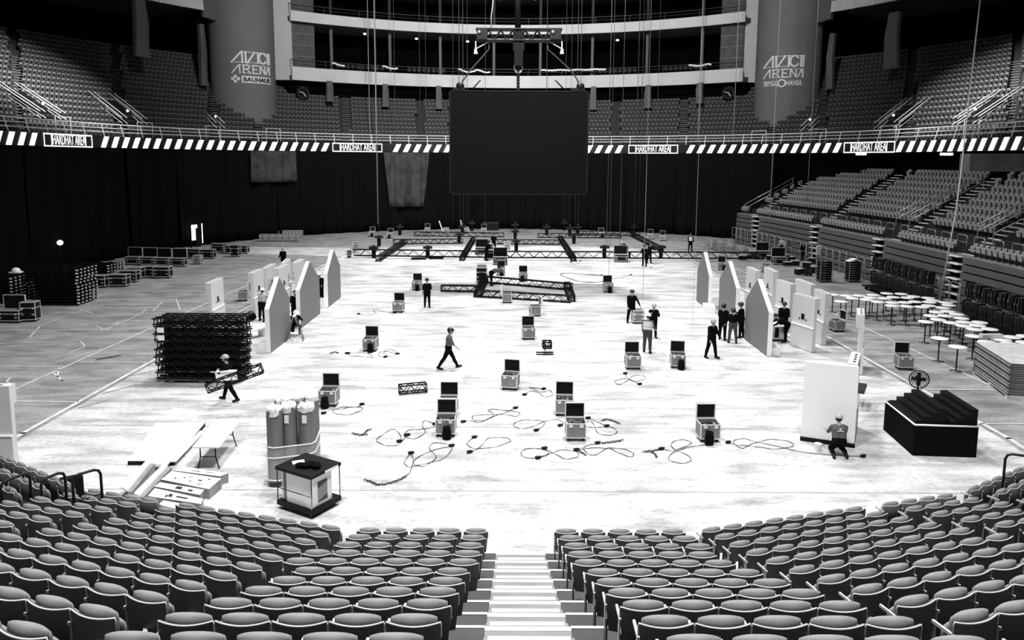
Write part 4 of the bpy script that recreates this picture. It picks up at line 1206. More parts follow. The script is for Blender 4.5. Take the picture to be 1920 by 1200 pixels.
tr(930, 458, 1050, 459, 'truss lying behind the central workers', h_=.45)
tr(1008, 446, 1164, 447, 'rear truss right of centre', h_=.45); tr(1068, 441, 1200, 443, 'rearmost truss on the right', h_=.45)
tr(1184, 443, 1240, 472, 'truss slanting toward the camera at the right back')
# the near frame
tr(890, 557, 1070, 568, 'front bar of the truss frame on the floor', h_=.4); tr(903, 530, 1072, 545, 'rear bar of the truss frame on the floor', h_=.42)
tr(1072, 567, 1063, 541, 'right bar of the truss frame on the floor'); tr(896, 557, 910, 528, 'left bar of the truss frame on the floor', z=.1)
tr(827, 547, 892, 548, 'truss arm reaching left from the frame', h_=.38)
tr(748, 740, 800, 735, 'short lattice truss lying alone in the middle', w_=.3, h_=.3, n=5, r=.026)
A = G(1017, 661); B = G(1034, 661); truss(A, B, .4, .28, 'tiny truss piece standing on a bar behind the walking worker', None, .25, n=2)
a = MB(); a.bb(-.3, .5, -.03, .03, 0, .06); a.bb(-.3, .5, -.4, -.34, 0, .06); a.box((.1, -.2, .25), (.06, .3, .06)); tag(build('base_bar', a, 'truss', None, (A.x, A.y - .1, 0)), 'black base bars under the tiny truss piece', 'bar')
# the carried truss
truss(G(390, 728, .95) + Vector((-.05, 0, 0)), G(492, 690, 1.55) , .28, .3, 'black truss length carried by the worker in a pale apron', None, -.15, n=8, r=.024)
# ---- the big stack of short trusses
SA = G(295, 720); SB = G(455, 718)
SA.y = SB.y = (SA.y + SB.y) / 2
LZ = .335
LL = (SB.x - SA.x)
def stack_truss():
    t = thing('truss', '', 'truss')
    c = MB()
    for y in (-.15, .15):
        for z in (.04, .28): c.cyl((-.06, y, z), (LL + .06, y, z), .028, n=6)
    build('chords', c, 'truss', t)
    b = MB(); n = 12
    for i in range(n):
        x0, x1 = LL * i / n, LL * (i + 1) / n
        for y in (-.15, .15): b.cyl((x0, y, .04 if i % 2 else .28), (x1, y, .28 if i % 2 else .04), .017, n=4, caps=False)
        if i % 2: b.cyl((x0, -.15, .28), (x1, .15, .28), .015, n=4, caps=False)
    for x in (0, LL * .5, LL):
        for y in (-.15, .15): b.cyl((x, y, .04), (x, y, .28), .024, n=4)
        for z in (.04, .28): b.cyl((x, -.15, z), (x, .15, z), .02, n=4)
    build('bracing', b, 'truss', t)
    e = MB()
    for x in (-.06, LL + .06):
        for y in (-.15, .15): e.cyl((x - .03, y, .28), (x + .03, y, .28), .036, n=6)
    build('end_fitting', e, 'steel_dark', t)
    return t
stk = Proto(stack_truss)
rnd = random.Random(3)
for lv in range(8):
    for dp in range(3):
        nm = ['bottom', 'second', 'third', 'fourth', 'fifth', 'sixth', 'seventh', 'top'][lv]
        stk((SA.x + rnd.uniform(-.06, .06), SA.y + .18 + dp * .37, .16 + lv * .31), 0, 'black truss in the big stack, %s layer, %s' % (nm, ['front', 'middle', 'back'][dp]), 'black trusses in the big stack')
a = MB()
for x in (.5, 1.7, 2.9): a.bb(x - .1, x + .1, 0, 1.1, 0, .13)
a.bb(.2, LL - .2, 0, 1.1, .11, .15); tag(build('pallet', a, 'wood_grey', None, (SA.x, SA.y, 0)), 'wooden pallet under the big truss stack', 'pallet')
# strap around it
# white labels
for lv in (5, 6):
    m = MB(); m.bb(.08, .34, -.02, -.01, 0, .2); tag(build('paper_label', m, 'white', None, (SA.x, SA.y + .0, .2 + lv * .31)), 'white paper label on the %s layer of the truss stack' % ['', '', '', '', '', 'sixth', 'seventh'][lv], 'label')
# ---- pile of dark stage frames at the left
def frame_fn():
    t = thing('stage_decking', '', 'frame')
    m = MB()
    for y in (-1.0, -.5, 0, .5, 1.0): m.bb(-1.6, 1.6, y - .03, y + .03, .02, .1)
    for x in (-1.6, -.8, 0, .8, 1.6): m.bb(x - .03, x + .03, -1.0, 1.0, .1, .17)
    for y in (-1.0, -.6, -.2, .2, .6, 1.0): m.cyl((1.56, y, .12), (1.68, y, .12), .055, n=6, mi=1)
    build('rails', m, ['truss', 'case_edge'], t)
    return t
fr = Proto(frame_fn)
p = G(95, 574); rnd = random.Random(5)
for i in range(11):
    fr((p.x + rnd.uniform(-.05, .05), p.y + 1.1, .05 + i * .2), 0, 'black stage frame in the left pile, %s from the floor' % ORD[i + 1], 'stage frames piled at the left')
p = G(-5, 572)
for i in range(8):
    fr((p.x - .9, p.y + 1.3, .05 + i * .2), 0, 'black stage frame in the pile cut by the left edge, %s from the floor' % ORD[i + 1], 'stage frames piled at the left')
p = G(110, 540)
for i in range(7):
    fr((p.x + 1.2, p.y + 2.2, .05 + i * .2), 0, 'black stage frame in the rear left pile, %s from the floor' % ORD[i + 1], 'stage frames piled at the left')
m = MB(); q = G(30, 509, 2.2); m.sph((q.x, q.y, 2.2), .25, 0, 9, 5, z0=0); m.bb(q.x - .3, q.x + .3, q.y - .2, q.y + .2, 2.12, 2.2); tag(build('hard_hat', m, 'hat_white'), 'white hard hat on top of the left frame pile', 'helmet')

# ---- white gable panels
def gable(x, y0, y1, side, label, he=2.08, ha=3.32, th=.22):
    t = thing('gable_wall', label, 'panel', (x, y0, 0))
    L_ = y1 - y0; s = -side * th
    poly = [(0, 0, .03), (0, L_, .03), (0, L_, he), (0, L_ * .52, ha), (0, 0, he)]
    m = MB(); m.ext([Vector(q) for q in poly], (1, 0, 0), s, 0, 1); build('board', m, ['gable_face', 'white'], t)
    b = MB(); b.bb(min(s, 0) + .01, max(s, 0) - .01, .02, L_ - .02, 0, .03); build('foot_strip', b, 'black', t)
    return t
def edge_X(px, py): return G(px, py)
for (pn, pf, lab) in (((508, 663), (545, 633), 'nearest white gable panel on the left'), ((565, 617), (600, 588), 'middle white gable panel on the left'), ((616.5, 577), (638.5, 558), 'farthest white gable panel on the left')):
    a = G(*pn); b = G(*pf); gable((a.x + b.x) / 2, a.y, b.y, 1, lab)
for (pn, pf, lab) in (((1437.7, 669), (1394.6, 636), 'nearest white gable panel on the right'), ((1379, 611), (1345, 588), 'middle white gable panel on the right'), ((1329.5, 581), (1303, 564.5), 'farthest white gable panel on the right')):
    a = G(*pn); b = G(*pf); gable((a.x + b.x) / 2, a.y, b.y, -1, lab)
# ---- white rectangular wall panels with a socket opening and slotted top
def wall_panel(x, y, rz, label, w_=1.62, h_=2.57, th=.34, wide_top=True):
    """front face looks along -y; local x = width"""
    t = thing('wall_section', label, 'panel', (x, y, 0), rz)
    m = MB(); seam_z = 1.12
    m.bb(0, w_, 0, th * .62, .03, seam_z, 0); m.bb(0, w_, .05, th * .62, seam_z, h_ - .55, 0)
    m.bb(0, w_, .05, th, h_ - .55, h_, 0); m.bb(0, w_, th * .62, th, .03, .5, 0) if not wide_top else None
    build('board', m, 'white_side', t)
    s = MB(); s.bb(0, w_, -.02, .05, seam_z, seam_z + .04); build('ledge', s, 'white', t)
    b = MB(); b.bb(-.01, w_ + .01, -.01, th * .66, 0, .03); build('foot_strip', b, 'black', t)
    o = MB(); o.bb(w_ * .5 - .1, w_ * .5 + .1, .03, .06, 1.45, 1.72); o.bb(w_ * .5 - .26, w_ * .5 - .2, .035, .06, 1.42, 1.5); o.bb(w_ * .5 + .2, w_ * .5 + .26, .035, .06, 1.42, 1.5); build('socket_opening', o, 'black', t)
    for k in range(4):
        c = MB(); cx = w_ * (.2 + .2 * k); c.bb(cx - .08, cx + .08, th * .38, th * .6, h_ - .01, h_ + .004); build('top_slot', c, 'black', t)
    return t
HT = 2.57
def wp_left(pn, pf, label):   # panel along depth, face towards +x
    a = G(pn[0], pn[1], HT); b = G(pf[0], pf[1], HT); d = b - a
    ang = math.atan2(d.y, d.x); return wall_panel(a.x, a.y, ang, label, max(1.2, min(2.0, d.length)))
# for the left ones the face (local -y) must look to +x: width runs from near to far
wp_left((397, 531), (420, 520.5), 'white slotted wall panel farthest left, alone')
wp_left((476, 512), (495.5, 504), 'white slotted wall panel with the worker in front, left')
wp_left((502, 503), (519, 494), 'tall white slotted wall panel behind the vest worker')
wp_left((524, 503.5), (542, 495), 'white slotted wall panel just behind the nearest left gable')
wp_left((537, 493), (547, 484), 'white slotted wall panel farthest back on the left')
wp_left((558, 493), (571.6, 485), 'white slotted wall panel beside the middle left gable')
def wp_right(pn, pf, label):  # face towards -x: width runs from far to near
    a = G(pf[0], pf[1], HT); b = G(pn[0], pn[1], HT); d = b - a
    ang = math.atan2(d.y, d.x); return wall_panel(a.x, a.y, ang, label, max(1.2, min(2.0, d.length)))
wp_right((1415, 508), (1398, 499.5), 'white slotted wall panel farthest left in the right group')
wp_right((1450, 510), (1431, 500), 'tall narrow white wall panel behind the nearest right gable')
wp_right((1481, 533), (1454, 524), 'white slotted wall panel behind the bending worker')
wp_right((1519, 534), (1489, 522.5), 'white slotted wall panel at the back of the right group')
wp_right((1527, 560.5), (1486, 550), 'white slotted wall panel nearest the bending pair')
wp_right((1546, 551), (1525, 541.5), 'white slotted wall panel at the right end of the group')
# the big front right wall and what stands behind it
a = G(1501, 826); b = G(1601, 840); d = b - a; ang = math.atan2(d.y, d.x)
t = thing('wall_section', 'big plain white wall panel before which the worker kneels', 'panel', (a.x, a.y, 0), ang)
m = MB(); m.bb(0, d.length, .0, .05, .14, 2.6); m.bb(.02, d.length - .02, .05, .34, .04, 2.57); build('board', m, 'white', t)
m = MB(); m.bb(-.02, d.length + .02, -.05, .1, 0, .13); build('foot_strip', m, 'black', t)
q = b + Vector((.15, .25, 0)); t = wall_panel(q.x + .05, q.y + .15, math.radians(62), 'white slotted wall panel running back behind the big plain one', 1.6)
q2 = G(1628, 702); wall_panel(q2.x - .35, q2.y - .2, math.radians(66), 'white slotted wall panel farther back behind the big plain one', 1.6)
a = MB(); a.box((0, 0, .12), (1.1, .3, .1), math.radians(60)); q = G(1622, 768); tag(build('plank', a, 'dark_grey', None, (q.x, q.y + .4, .55)), 'grey plank leaning out beside the big white wall', 'plank')
# left edge white wall
wall_panel(G(25, 893).x - 1.62, G(25, 893).y, 0.05, 'white wall panel cut by the left edge of the photo', 1.62)
# white feet blocks, benches, cube
def block(nm, c, sz, yw, mat, lab, cat='block'):
    m = MB(); m.box((0, 0, sz[2] / 2), sz); return tag(build(nm, m, mat, None, c, math.radians(yw)), lab, cat)
block('foot_block', G(500, 661) + Vector((-.1, -.06, 0)), (.5, .16, .55), 4, 'white', 'white square block at the foot of the nearest left gable')
block('foot_block', G(606, 577) + Vector((-.1, -.1, 0)), (.5, .2, .6), 4, 'white', 'white square block at the foot of the farthest left gable')
block('foot_block', G(1456, 668) + Vector((0, .6, 0)), (.55, 1.0, .38), -8, 'white', 'white low box beside the nearest right gable')
block('foot_block', G(1345, 588) + Vector((-.4, .4, 0)), (.6, 1.2, .45), -8, 'white', 'white low box beside the farthest right gable')
def bench(pc, yw, lab, w_=1.6):
    t = thing('bench', lab, 'bench', pc, math.radians(yw)); m = MB(); m.bb(-w_ / 2, w_ / 2, -.22, .22, .42, .5); build('seat', m, 'white', t)
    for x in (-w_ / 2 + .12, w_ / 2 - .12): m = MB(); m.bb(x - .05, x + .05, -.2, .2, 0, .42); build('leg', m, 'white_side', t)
    return t
bench(G(470, 637) + Vector((0, .1, 0)), 62, 'white bench just right of the big truss stack')
bench(G(1463, 636) + Vector((.1, 1.6, 0)), 85, 'white bench under the bending worker at the right panels', 1.7)
t = thing('speaker_cabinet', 'pale cabinet with round feet under the bench of the bending worker', 'cabinet', G(1457, 641) + Vector((0, .3, 0))); m = MB(); m.bb(-.45, .45, -.2, .2, .1, .75); build('body', m, 'wood_light', t)
m = MB(); m.bb(-.1, .1, -.22, -.2, .2, .7); build('slot', m, 'black', t); m = MB(); m.bb(-.48, .48, -.25, .2, 0, .1); build('plinth', m, 'black', t)
# ladder
q = G(551, 641)
t = thing('step_ladder', 'small folding step ladder at the middle left gable', 'ladder', q + Vector((0, .2, 0)), math.radians(10))
for s in (-1, 1):
    m = MB()
    for y in (-.22, .22): m.tube([(s * .42, y, 0), (s * .03, y, 1.25)], .025, 5)
    for k in range(4): u = (k + .5) / 4.5; x = s * (.42 - .39 * u); m.tube([(x, -.22, 1.25 * u), (x, .22, 1.25 * u)], .02, 5)
    build('ladder_side', m, 'steel_dark', t)
m = MB(); m.bb(-.06, .06, -.22, .22, 1.22, 1.28); build('top_cap', m, 'white', t)
# bag
q = G(469, 603); m = MB(); m.sph((0, 0, .24), .26, 0, 10, 7, (1.1, .8, .9)); m.tube([(-.18, 0, .42), (-.08, 0, .56), (.08, 0, .56), (.18, 0, .42)], .02, 5); tag(build('tool_bag', m, 'cloth_black', None, q + Vector((0, .2, 0))), 'round black tool bag left of the vest worker', 'bag')

# ---- bar tables
def bar_table():
    t = thing('bar_table', '', 'table')
    m = MB(); m.lathe([(.0, 1.05), (.35, 1.05), (.36, 1.06), (.36, 1.08), (.35, 1.09), (.0, 1.09)], 28); build('table_top', m, 'white', t)
    m = MB(); m.cyl((0, 0, .03), (0, 0, 1.05), .03, n=8); build('pole', m, 'black_metal', t)
    m = MB(); m.lathe([(.0, 0), (.25, 0), (.25, .015), (.06, .04), (.0, .05)], 20); build('base', m, 'steel_dark', t)
    return t
bt = Proto(bar_table)
TB = [(1562, 552), (1585, 554), (1577, 565), (1598, 559), (1611, 554), (1637, 553), (1663, 550), (1690, 551), (1618, 561), (1632, 558), (1642, 565), (1655, 559), (1675, 557), (1698, 558), (1712, 556), (1670, 567), (1692, 567), (1710, 566), (1673, 573), (1697, 574), (1720, 575),
      (1735, 558), (1749, 563), (1773, 567), (1779, 572), (1768, 577), (1746, 574), (1730, 566), (1756, 585), (1746, 592), (1794, 589), (1776, 584), (1768, 592), (1799, 596), (1759, 599), (1780, 604), (1800, 604), (1823, 604), (1833, 610), (1806, 610), (1827, 617), (1852, 617),
      (1736, 603), (1762, 634), (1796, 650), (1826, 630), (1850, 641), (1856, 649), (1880, 637), (1898, 632), (1893, 644), (1912, 631), (1922, 642), (1888, 657), (1908, 667), (1930, 655), (1940, 638)]
special = {(1562, 552): 'white round bar table at the left end, beside the white panels', (1736, 603): 'white round bar table apart at the left front of the crowd', (1762, 634): 'white round bar table second nearest the camera, standing alone',
           (1796, 650): 'white round bar table nearest the camera, standing alone', (1826, 630): 'white round bar table with the plank resting over its edge'}
used = []
for (x, y) in TB:
    p = G(x, y, 1.08)
    for q in used:
        d = Vector((p.x - q.x, p.y - q.y, 0))
        if 0 < d.length < .74: p = p + d.normalized() * (.74 - d.length)
    used.append(p)
    if (x, y) in special: lab = special[(x, y)]
    else: lab = 'white round bar table in the rear crowd right of the white panels' if y < 579 else ('white round bar table in the middle cluster before the folded chairs' if y < 620 else 'white round bar table at the right edge behind the stacked boards')
    bt((p.x, p.y, 0), 0, lab, 'white round bar tables before the right stand')
q = G(1858, 633, 1.1); m = MB(); m.box((0, 0, .09), (1.0, .25, .16), .1); tag(build('plank', m, 'wood_light', None, (q.x, q.y, 1.09)), 'pale plank lying across the bar tables', 'plank')
# stack of boards at the right edge
A = G(1823, 700); B = G(1888, 748); w_ = (B - A).length; ang = math.atan2((B - A).y, (B - A).x)
hh = 0
bm = MB(); bm.bb(0, w_, 0, 2.4, 0, .072, 1); bm.bb(0, w_, 0, 2.4, .072, .08, 0)
bme = bm.mesh('deck_board', ['wood_light', 'wood_grey'])
for i in range(14):
    o = link('deck_board', bme, None, (A.x + .02 * (i % 3), A.y, .16 + i * .088), ang); tag(o, 'deck board in the stack at the right edge, %s from the bottom' % ORD[i + 1], 'board', 'boards stacked at the right edge')
m = MB(); 
for x in (0, w_ / 2 - .1, w_ - .2): m.bb(x, x + .2, 0, 2.4, 0, .15)
m.bb(0, w_, 0, .12, .12, .155); tag(build('pallet', m, 'wood_light', None, (A.x, A.y, 0), ang), 'pallet under the stack of boards at the right edge', 'pallet')

# ---- folded chairs on trolleys before the right stand
def fold_chair():
    t = thing('folded_chair', '', 'chair')
    m = MB(); m.tube([(-.22, .02, 0), (-.22, .10, .85), (-.18, .11, .9), (.18, .11, .9), (.22, .10, .85), (.22, .02, 0)], .014, 5); m.tube([(-.2, .12, .0), (-.2, .0, .6)], .012, 4); m.tube([(.2, .12, .0), (.2, .0, .6)], .012, 4); build('frame', m, 'steel_dark', t)
    m = MB(); m.box((0, .045, .36), (.42, .04, .48), rx=-.12); build('seat', m, 'chair_black', t)
    m = MB(); m.box((0, .095, .74), (.42, .04, .3), rx=-.1); build('backrest', m, 'chair_black', t)
    return t
fc = Proto(fold_chair)
k = 0
for (px0, px1, gi, nm, o_) in ((1625, 1728, 0, 'rear', -1.9), (1795, 1990, 1, 'near', -1.9)):
    s1, s0 = s_for_px(px0, o_, .5), s_for_px(px1, o_, .5)
    for rowi in range(2):
        s = s0; j = 0
        while s < s1:
            p, t_, n_ = sp_at(s, o_ + .45)
            fc((p.x, p.y, .32 + (1.0 if rowi else 0) + .08 * ((j % 7) < 4)), math.atan2(t_.y, t_.x) + PI / 2 - .5 + .35 * math.sin(j * 1.7) + .5 * rowi, 'black folding chair folded upright on its trolley in the %s rack, %s row' % (nm, 'upper' if rowi else 'lower'), 'folded chairs racked before the right stand'); s += .2; j += 1
    a_, t_, n_ = sp_at(s0, o_); b_, _, _ = sp_at(s1, o_)
    L_ = (b_ - a_).length; tr_ = thing('chair_trolley', 'long low black trolley under the %s rack of folded chairs' % nm, 'trolley', a_, math.atan2((b_ - a_).y, (b_ - a_).x))
    m = MB(); m.bb(0, L_, -1.0, .35, .22, .3); build('deck', m, 'black', tr_)
    for x in [.3 + i * (L_ - .6) / 4 for i in range(5)]:
        for y in (-.8, .15): m = MB(); m.cyl((x - .03, y, .1), (x + .03, y, .1), .1, n=10); m.bb(x - .03, x + .03, y - .03, y + .03, .12, .22); build('wheel', m, 'black', tr_)
# cage trolleys
for x, y, lab in ((1548, 530, 'tall dark mesh cage trolley left of the tables'), (1602, 530, 'dark cage trolley with a folded carton on top')):
    p = G(x, y); t = thing('cage_trolley', lab, 'trolley', (p.x, p.y + .35, 0), .1); W, D, Z = .95, .7, 1.55
    m = MB()
    for xx in (-W / 2, W / 2):
        for yy in (-D / 2, D / 2): m.cyl((xx, yy, .12), (xx, yy, Z + .1), .02, n=5)
    for i in range(9):
        z = .2 + i * Z / 9
        m.tube([(-W / 2, -D / 2, z), (W / 2, -D / 2, z), (W / 2, D / 2, z), (-W / 2, D / 2, z)], .009, 4, closed=True)
    build('cage', m, 'steel', t)
    m = MB(); rr = random.Random(x)
    for i in range(6): m.box((0, 0, .28 + i * .23), (W * .9, D * .88, .2), rr.uniform(-.06, .06))
    build('load', m, 'cloth_black', t)
    m = MB()
    for xx in (-W / 2 + .08, W / 2 - .08):
        for yy in (-D / 2 + .08, D / 2 - .08): m.cyl((xx - .02, yy, .06), (xx + .02, yy, .06), .06, n=8)
    m.bb(-W / 2, W / 2, -D / 2, D / 2, .1, .14); build('base', m, 'steel_dark', t)
    if x > 1590: m = MB(); m.box((-.2, 0, Z + .1), (.6, .6, .05), ry=-.35); m.box((.25, 0, Z + .08), (.45, .6, .05), ry=.6); build('carton', m, 'white', t)
# wire crates of white bits left of the right stand
for (x, y, lab) in ((1335, 470, 'grey wire crate of parts, first from the left by the right stand'), (1352, 471, 'grey wire crate of parts, second by the right stand'), (1372, 476, 'grey wire crate of parts, third by the right stand'), (1392, 480, 'grey wire crate of parts, nearest the stand stair')):
    p = G(x, y); t = thing('wire_crate', lab, 'crate', (p.x, p.y + .4, 0)); m = MB(); W, D, Z = 1.1, .8, 1.0 if x < 1380 else .7
    for i in range(6):
        z = .1 + i * (Z - .1) / 5; m.tube([(-W / 2, -D / 2, z), (W / 2, -D / 2, z), (W / 2, D / 2, z), (-W / 2, D / 2, z)], .018, 4, closed=True)
    for xx in (-W / 2, -W / 6, W / 6, W / 2):
        for yy in (-D / 2, D / 2): m.cyl((xx, yy, .05), (xx, yy, Z), .02, n=4)
    build('cage', m, 'steel', t); m = MB(); rr = random.Random(x)
    for i in range(14): m.box((rr.uniform(-.4, .4), rr.uniform(-.25, .25), .15 + rr.random() * Z * .6), (.3, .16, .12), rr.random() * 3, i % 2, rx=rr.random())
    build('load', m, ['case_panel', 'concrete_mid'], t)
rr = random.Random(11)
clut = [(1412, 484, .5), (1420, 487, .6), (1446, 490, .5), (1472, 493, .7), (1484, 492, .5), (1492, 500, .5), (1514, 508, .7), (1530, 514, .6), (1500, 516, .5), (1517, 518, .6), (1400, 486, .4), (1457, 494, .35), (1525, 497, .6), (1393, 489, .45), (1478, 500, .4)]
for i, (x, y, h_) in enumerate(clut):
    p = G(x, y); sm_ = rr.choice(('case', 'reel', 'case'))
    if sm_ == 'case':
        t = thing('tool_case', 'dark tool case in the clutter before the right stand, %s from the left' % ORD[i + 1], 'case', (p.x, p.y + .2, 0), rr.uniform(-.6, .6), 'clutter before the right stand')
        m = MB(); m.bb(-.32, .32, -.22, .22, .06, h_); build('body', m, 'case_black', t); m = MB(); m.bb(-.34, .34, -.24, .24, h_ - .02, h_ + .02); m.bb(-.34, .34, -.24, -.22, .04, .08); build('edging', m, 'case_edge', t)
    else:
        t = thing('cable_reel', 'black cable reel in the clutter before the right stand, %s from the left' % ORD[i + 1], 'reel', (p.x, p.y + .2, 0), rr.uniform(-.6, .6), 'clutter before the right stand')
        m = MB(); m.cyl((-.2, 0, .28), (-.16, 0, .28), .28, n=14); m.cyl((.16, 0, .28), (.2, 0, .28), .28, n=14); build('flanges', m, 'black_metal', t); m = MB(); m.cyl((-.16, 0, .28), (.16, 0, .28), .18, n=12); build('cable', m, 'cable', t)
q = G(1538, 470, 1.3); m = MB(); m.box((0, 0, 0), (.75, .04, .85), .1); t = tag(build('notice_board', m, 'white', None, (q.x, q.y, 1.35)), 'white notice sheet standing against the folded right stand', 'sign')
m = MB(); m.cyl((-.3, .05, -1.35), (-.3, .05, .3), .02, n=4); m.cyl((.3, .05, -1.35), (.3, .05, .3), .02, n=4); build('stand', m, 'black_metal', t)

# ---- black stepped risers with skirt
A = G(1662, 815, 0); 
def riser():
    P = [G(1656, 806), G(1711, 855), G(1830, 859)]
    hz = 1.0
    t = thing('stage_riser', 'low black skirted platform carrying the stepped risers at the right front', 'platform', (0, 0, 0))
    p0, p1, p2 = P
    back = (p0 - p1); side = p2 - p1
    p3 = p2 + back * 1.05 + Vector((0, .4, 0))
    poly = [(p.x, p.y) for p in (p1, p2, p3, p0)]
    m = MB(); m.prism(poly, 0, hz - .04, 0); build('skirt', m, 'cloth_black', t)
    m = MB(); m.prism(poly, hz - .04, hz, 0); build('deck', m, 'black', t)
    m = MB()
    for a, b in ((p0, p1), (p1, p2)): m.tube([a + Vector((0, 0, hz - .01)), b + Vector((0, 0, hz - .01))], .03, 5)
    build('edge_trim', m, 'white', t)
    return p0, p1, p2, p3, hz
p0, p1, p2, p3, hz = riser()
bk = (p0 - p1).normalized(); Lb = (p0 - p1).length
sdv = (p2 - p1); sd = sdv.normalized(); LS = sdv.length
for j, (u0, u1, lab) in enumerate(((.03, .52, 'left stepped black riser on the skirted platform'), (.56, 1.0, 'right stepped black riser on the skirted platform'))):
    t = thing('step_riser', lab, 'riser', (0, 0, 0))
    for k in range(4):
        a0 = u0 + (u1 - u0) * k / 4; a1 = u0 + (u1 - u0) * (k + 1) / 4
        q = [p1 + sd * LS * a0 + bk * .1, p1 + sd * LS * a1 + bk * .1, p1 + sd * LS * a1 + bk * (Lb * .93), p1 + sd * LS * a0 + bk * (Lb * .93)]
        m = MB(); m.prism([(v.x, v.y) for v in q], hz, hz + .09 + .13 * k, 0); build('step', m, 'black', t)
q = p1 + sd * LS * .62 + bk * Lb * .95 + Vector((0, 0, hz + .0))
t = thing('stand_fan', 'round cage fan standing behind the black risers', 'fan', (q.x, q.y + .35, 0), -.3)
m = MB(); m.cyl((0, 0, 0), (0, 0, .05), .25, n=14); build('base', m, 'white', t); m = MB(); m.cyl((0, 0, .05), (0, 0, 1.5), .03, n=8); build('pole', m, 'black_metal', t)
m = MB()
for r_ in (.08, .16, .24, .3):
    m.tube([(r_ * math.cos(i * PI / 8), -.08 - .06 * (1 - r_ / .3), 1.72 + r_ * math.sin(i * PI / 8)) for i in range(16)], .010 if r_ < .3 else .02, 4, closed=True)
for i in range(16): m.cyl((0, -.14, 1.72), (.3 * math.cos(i * PI / 8), -.08, 1.72 + .3 * math.sin(i * PI / 8)), .006, n=3)
build('cage', m, 'black_metal', t)
for i in range(4):
    a_ = i * PI / 2; m = MB(); m.box((.12 * math.cos(a_), -.02, 1.72 + .12 * math.sin(a_)), (.2, .02, .12), ry=-a_, rx=.3); build('blade', m, 'dark_grey', t)
m = MB(); m.cyl((0, -.06, 1.72), (0, .16, 1.72), .09, n=10); build('motor', m, 'black_metal', t)

# ---- wrapped carpet rolls on a pallet
rolls = [(514, 900, 764, .30, 'front left'), (541, 897, 757, .29, 'front middle'), (574, 890, 757, .29, 'front right'), (529, 880, 745, .29, 'rear left'), (556, 872, 740, .29, 'rear middle'), (583, 868, 739, .27, 'rear right')]
ctr = Vector((0, 0, 0)); base_p = G(541, 903)
RH = 2.0
for (x, yb, yt, r_, nm) in rolls:
    q = G(x, yt + 4, RH + .15); r_ = .215
    t = thing('carpet_roll', 'upright grey carpet roll wrapped in film, %s of the bundle' % nm, 'roll', (q.x, q.y, .15))
    m = MB(); m.cyl((0, 0, 0), (0, 0, RH), r_, n=28); build('roll', m, 'carpet_roll', t)
    m = MB(); rr = random.Random(x); prof = [(r_ + .004, RH - .12), (r_ + .008, RH), (r_ * .9, RH + .05), (r_ * .55, RH + .09), (0.02, RH + .06)]
    m.lathe(prof, 18); 
    m.v = [(v[0] + rr.uniform(-.02, .02), v[1] + rr.uniform(-.02, .02), v[2] + rr.uniform(-.03, .05)) for v in m.v]
    m.sm = [False] * len(m.sm)
    build('film_cap', m, 'plastic_white', t)
    if nm in ('front middle', 'front right'):
        m = MB(); m.bb(-.06, .06, -r_ - .012, -r_ + .03, RH - .42, RH - .2); build('label', m, 'white', t)
    ctr += Vector((q.x, q.y, 0))
ctr /= len(rolls)
t = thing('pallet', 'pale pallet under the wrapped carpet rolls', 'pallet', (ctr.x, ctr.y, 0), .1)
m = MB()
for y in (-.5, -.17, .17, .5): m.bb(-.75, .75, y - .09, y + .09, .115, .145)
m.bb(-.75, .75, -.6, .6, .11, .116)
for x in (-.65, 0, .65): m.bb(x - .07, x + .07, -.6, .6, 0, .11)
build('boards', m, 'wood_light', t)
# film band round the bundle
def hull(pts):
    pts = sorted(set(pts)); 
    def half(ps):
        h = []
        for p in ps:
            while len(h) > 1 and (h[-1][0] - h[-2][0]) * (p[1] - h[-2][1]) - (h[-1][1] - h[-2][1]) * (p[0] - h[-2][0]) <= 0: h.pop()
            h.append(p)
        return h
    a = half(pts); b = half(pts[::-1]); return a[:-1] + b[:-1]
pp = []
for (x, yb, yt, r_, nm) in rolls:
    q = G(x, yt + 4, RH + .15)
    pp += [(round(q.x + .235 * math.cos(i * PI / 8), 4), round(q.y + .235 * math.sin(i * PI / 8), 4)) for i in range(16)]
hl = hull(pp)
rr = random.Random(2)
t = thing('stretch_film', 'clear crumpled stretch film tied round the carpet rolls', 'film', (0, 0, 0))
m = MB(); n = len(hl); zs = [.2, .6, .9, 1.12, 1.16]; vs = [(x, y, z) for z in zs for x, y in hl]; m.add(vs, [(j * n + i, j * n + (i + 1) % n, (j + 1) * n + (i + 1) % n, (j + 1) * n + i) for j in range(len(zs) - 1) for i in range(n)]); build('film', m, 'plastic_film', t)
for z in (.85, 1.15, .22):
    m = MB(); m.tube([(x, y, z + rr.uniform(-.02, .03)) for x, y in hl], .02, 5, closed=True); build('twisted_edge', m, 'plastic_white', t)

# ---- display trolley with dark top
HC = 1.14
Pm = G(583, 893, HC); Pl = G(519, 874, HC); Pr = G(636, 867, HC)
for q in (Pm, Pl, Pr): q.z = 0
ang = math.atan2((Pm - Pl).y, (Pm - Pl).x); wl = (Pm - Pl).length; wr = (Pr - Pm).length
t = thing('display_cart', 'pale display cart with thin black frame and dark top in the foreground', 'cart', (Pm.x, Pm.y, 0))
dl = (Pl - Pm).normalized(); dr = (Pr - Pm).normalized()
def quad_prism(m, s0, s1, z0, z1, off=0.0, mi=0):
    q = [dl * wl * s0 + dr * wr * s0, dl * wl * s0 + dr * wr * s1, dl * wl * s1 + dr * wr * s1, dl * wl * s1 + dr * wr * s0]
    m.prism([(v.x, v.y) for v in q], z0, z1, mi)
m = MB(); quad_prism(m, -.02, 1.02, .12, .24); build('base', m, 'black', t)
m = MB(); quad_prism(m, -.03, 1.03, HC - .08, HC); build('top', m, 'black', t)
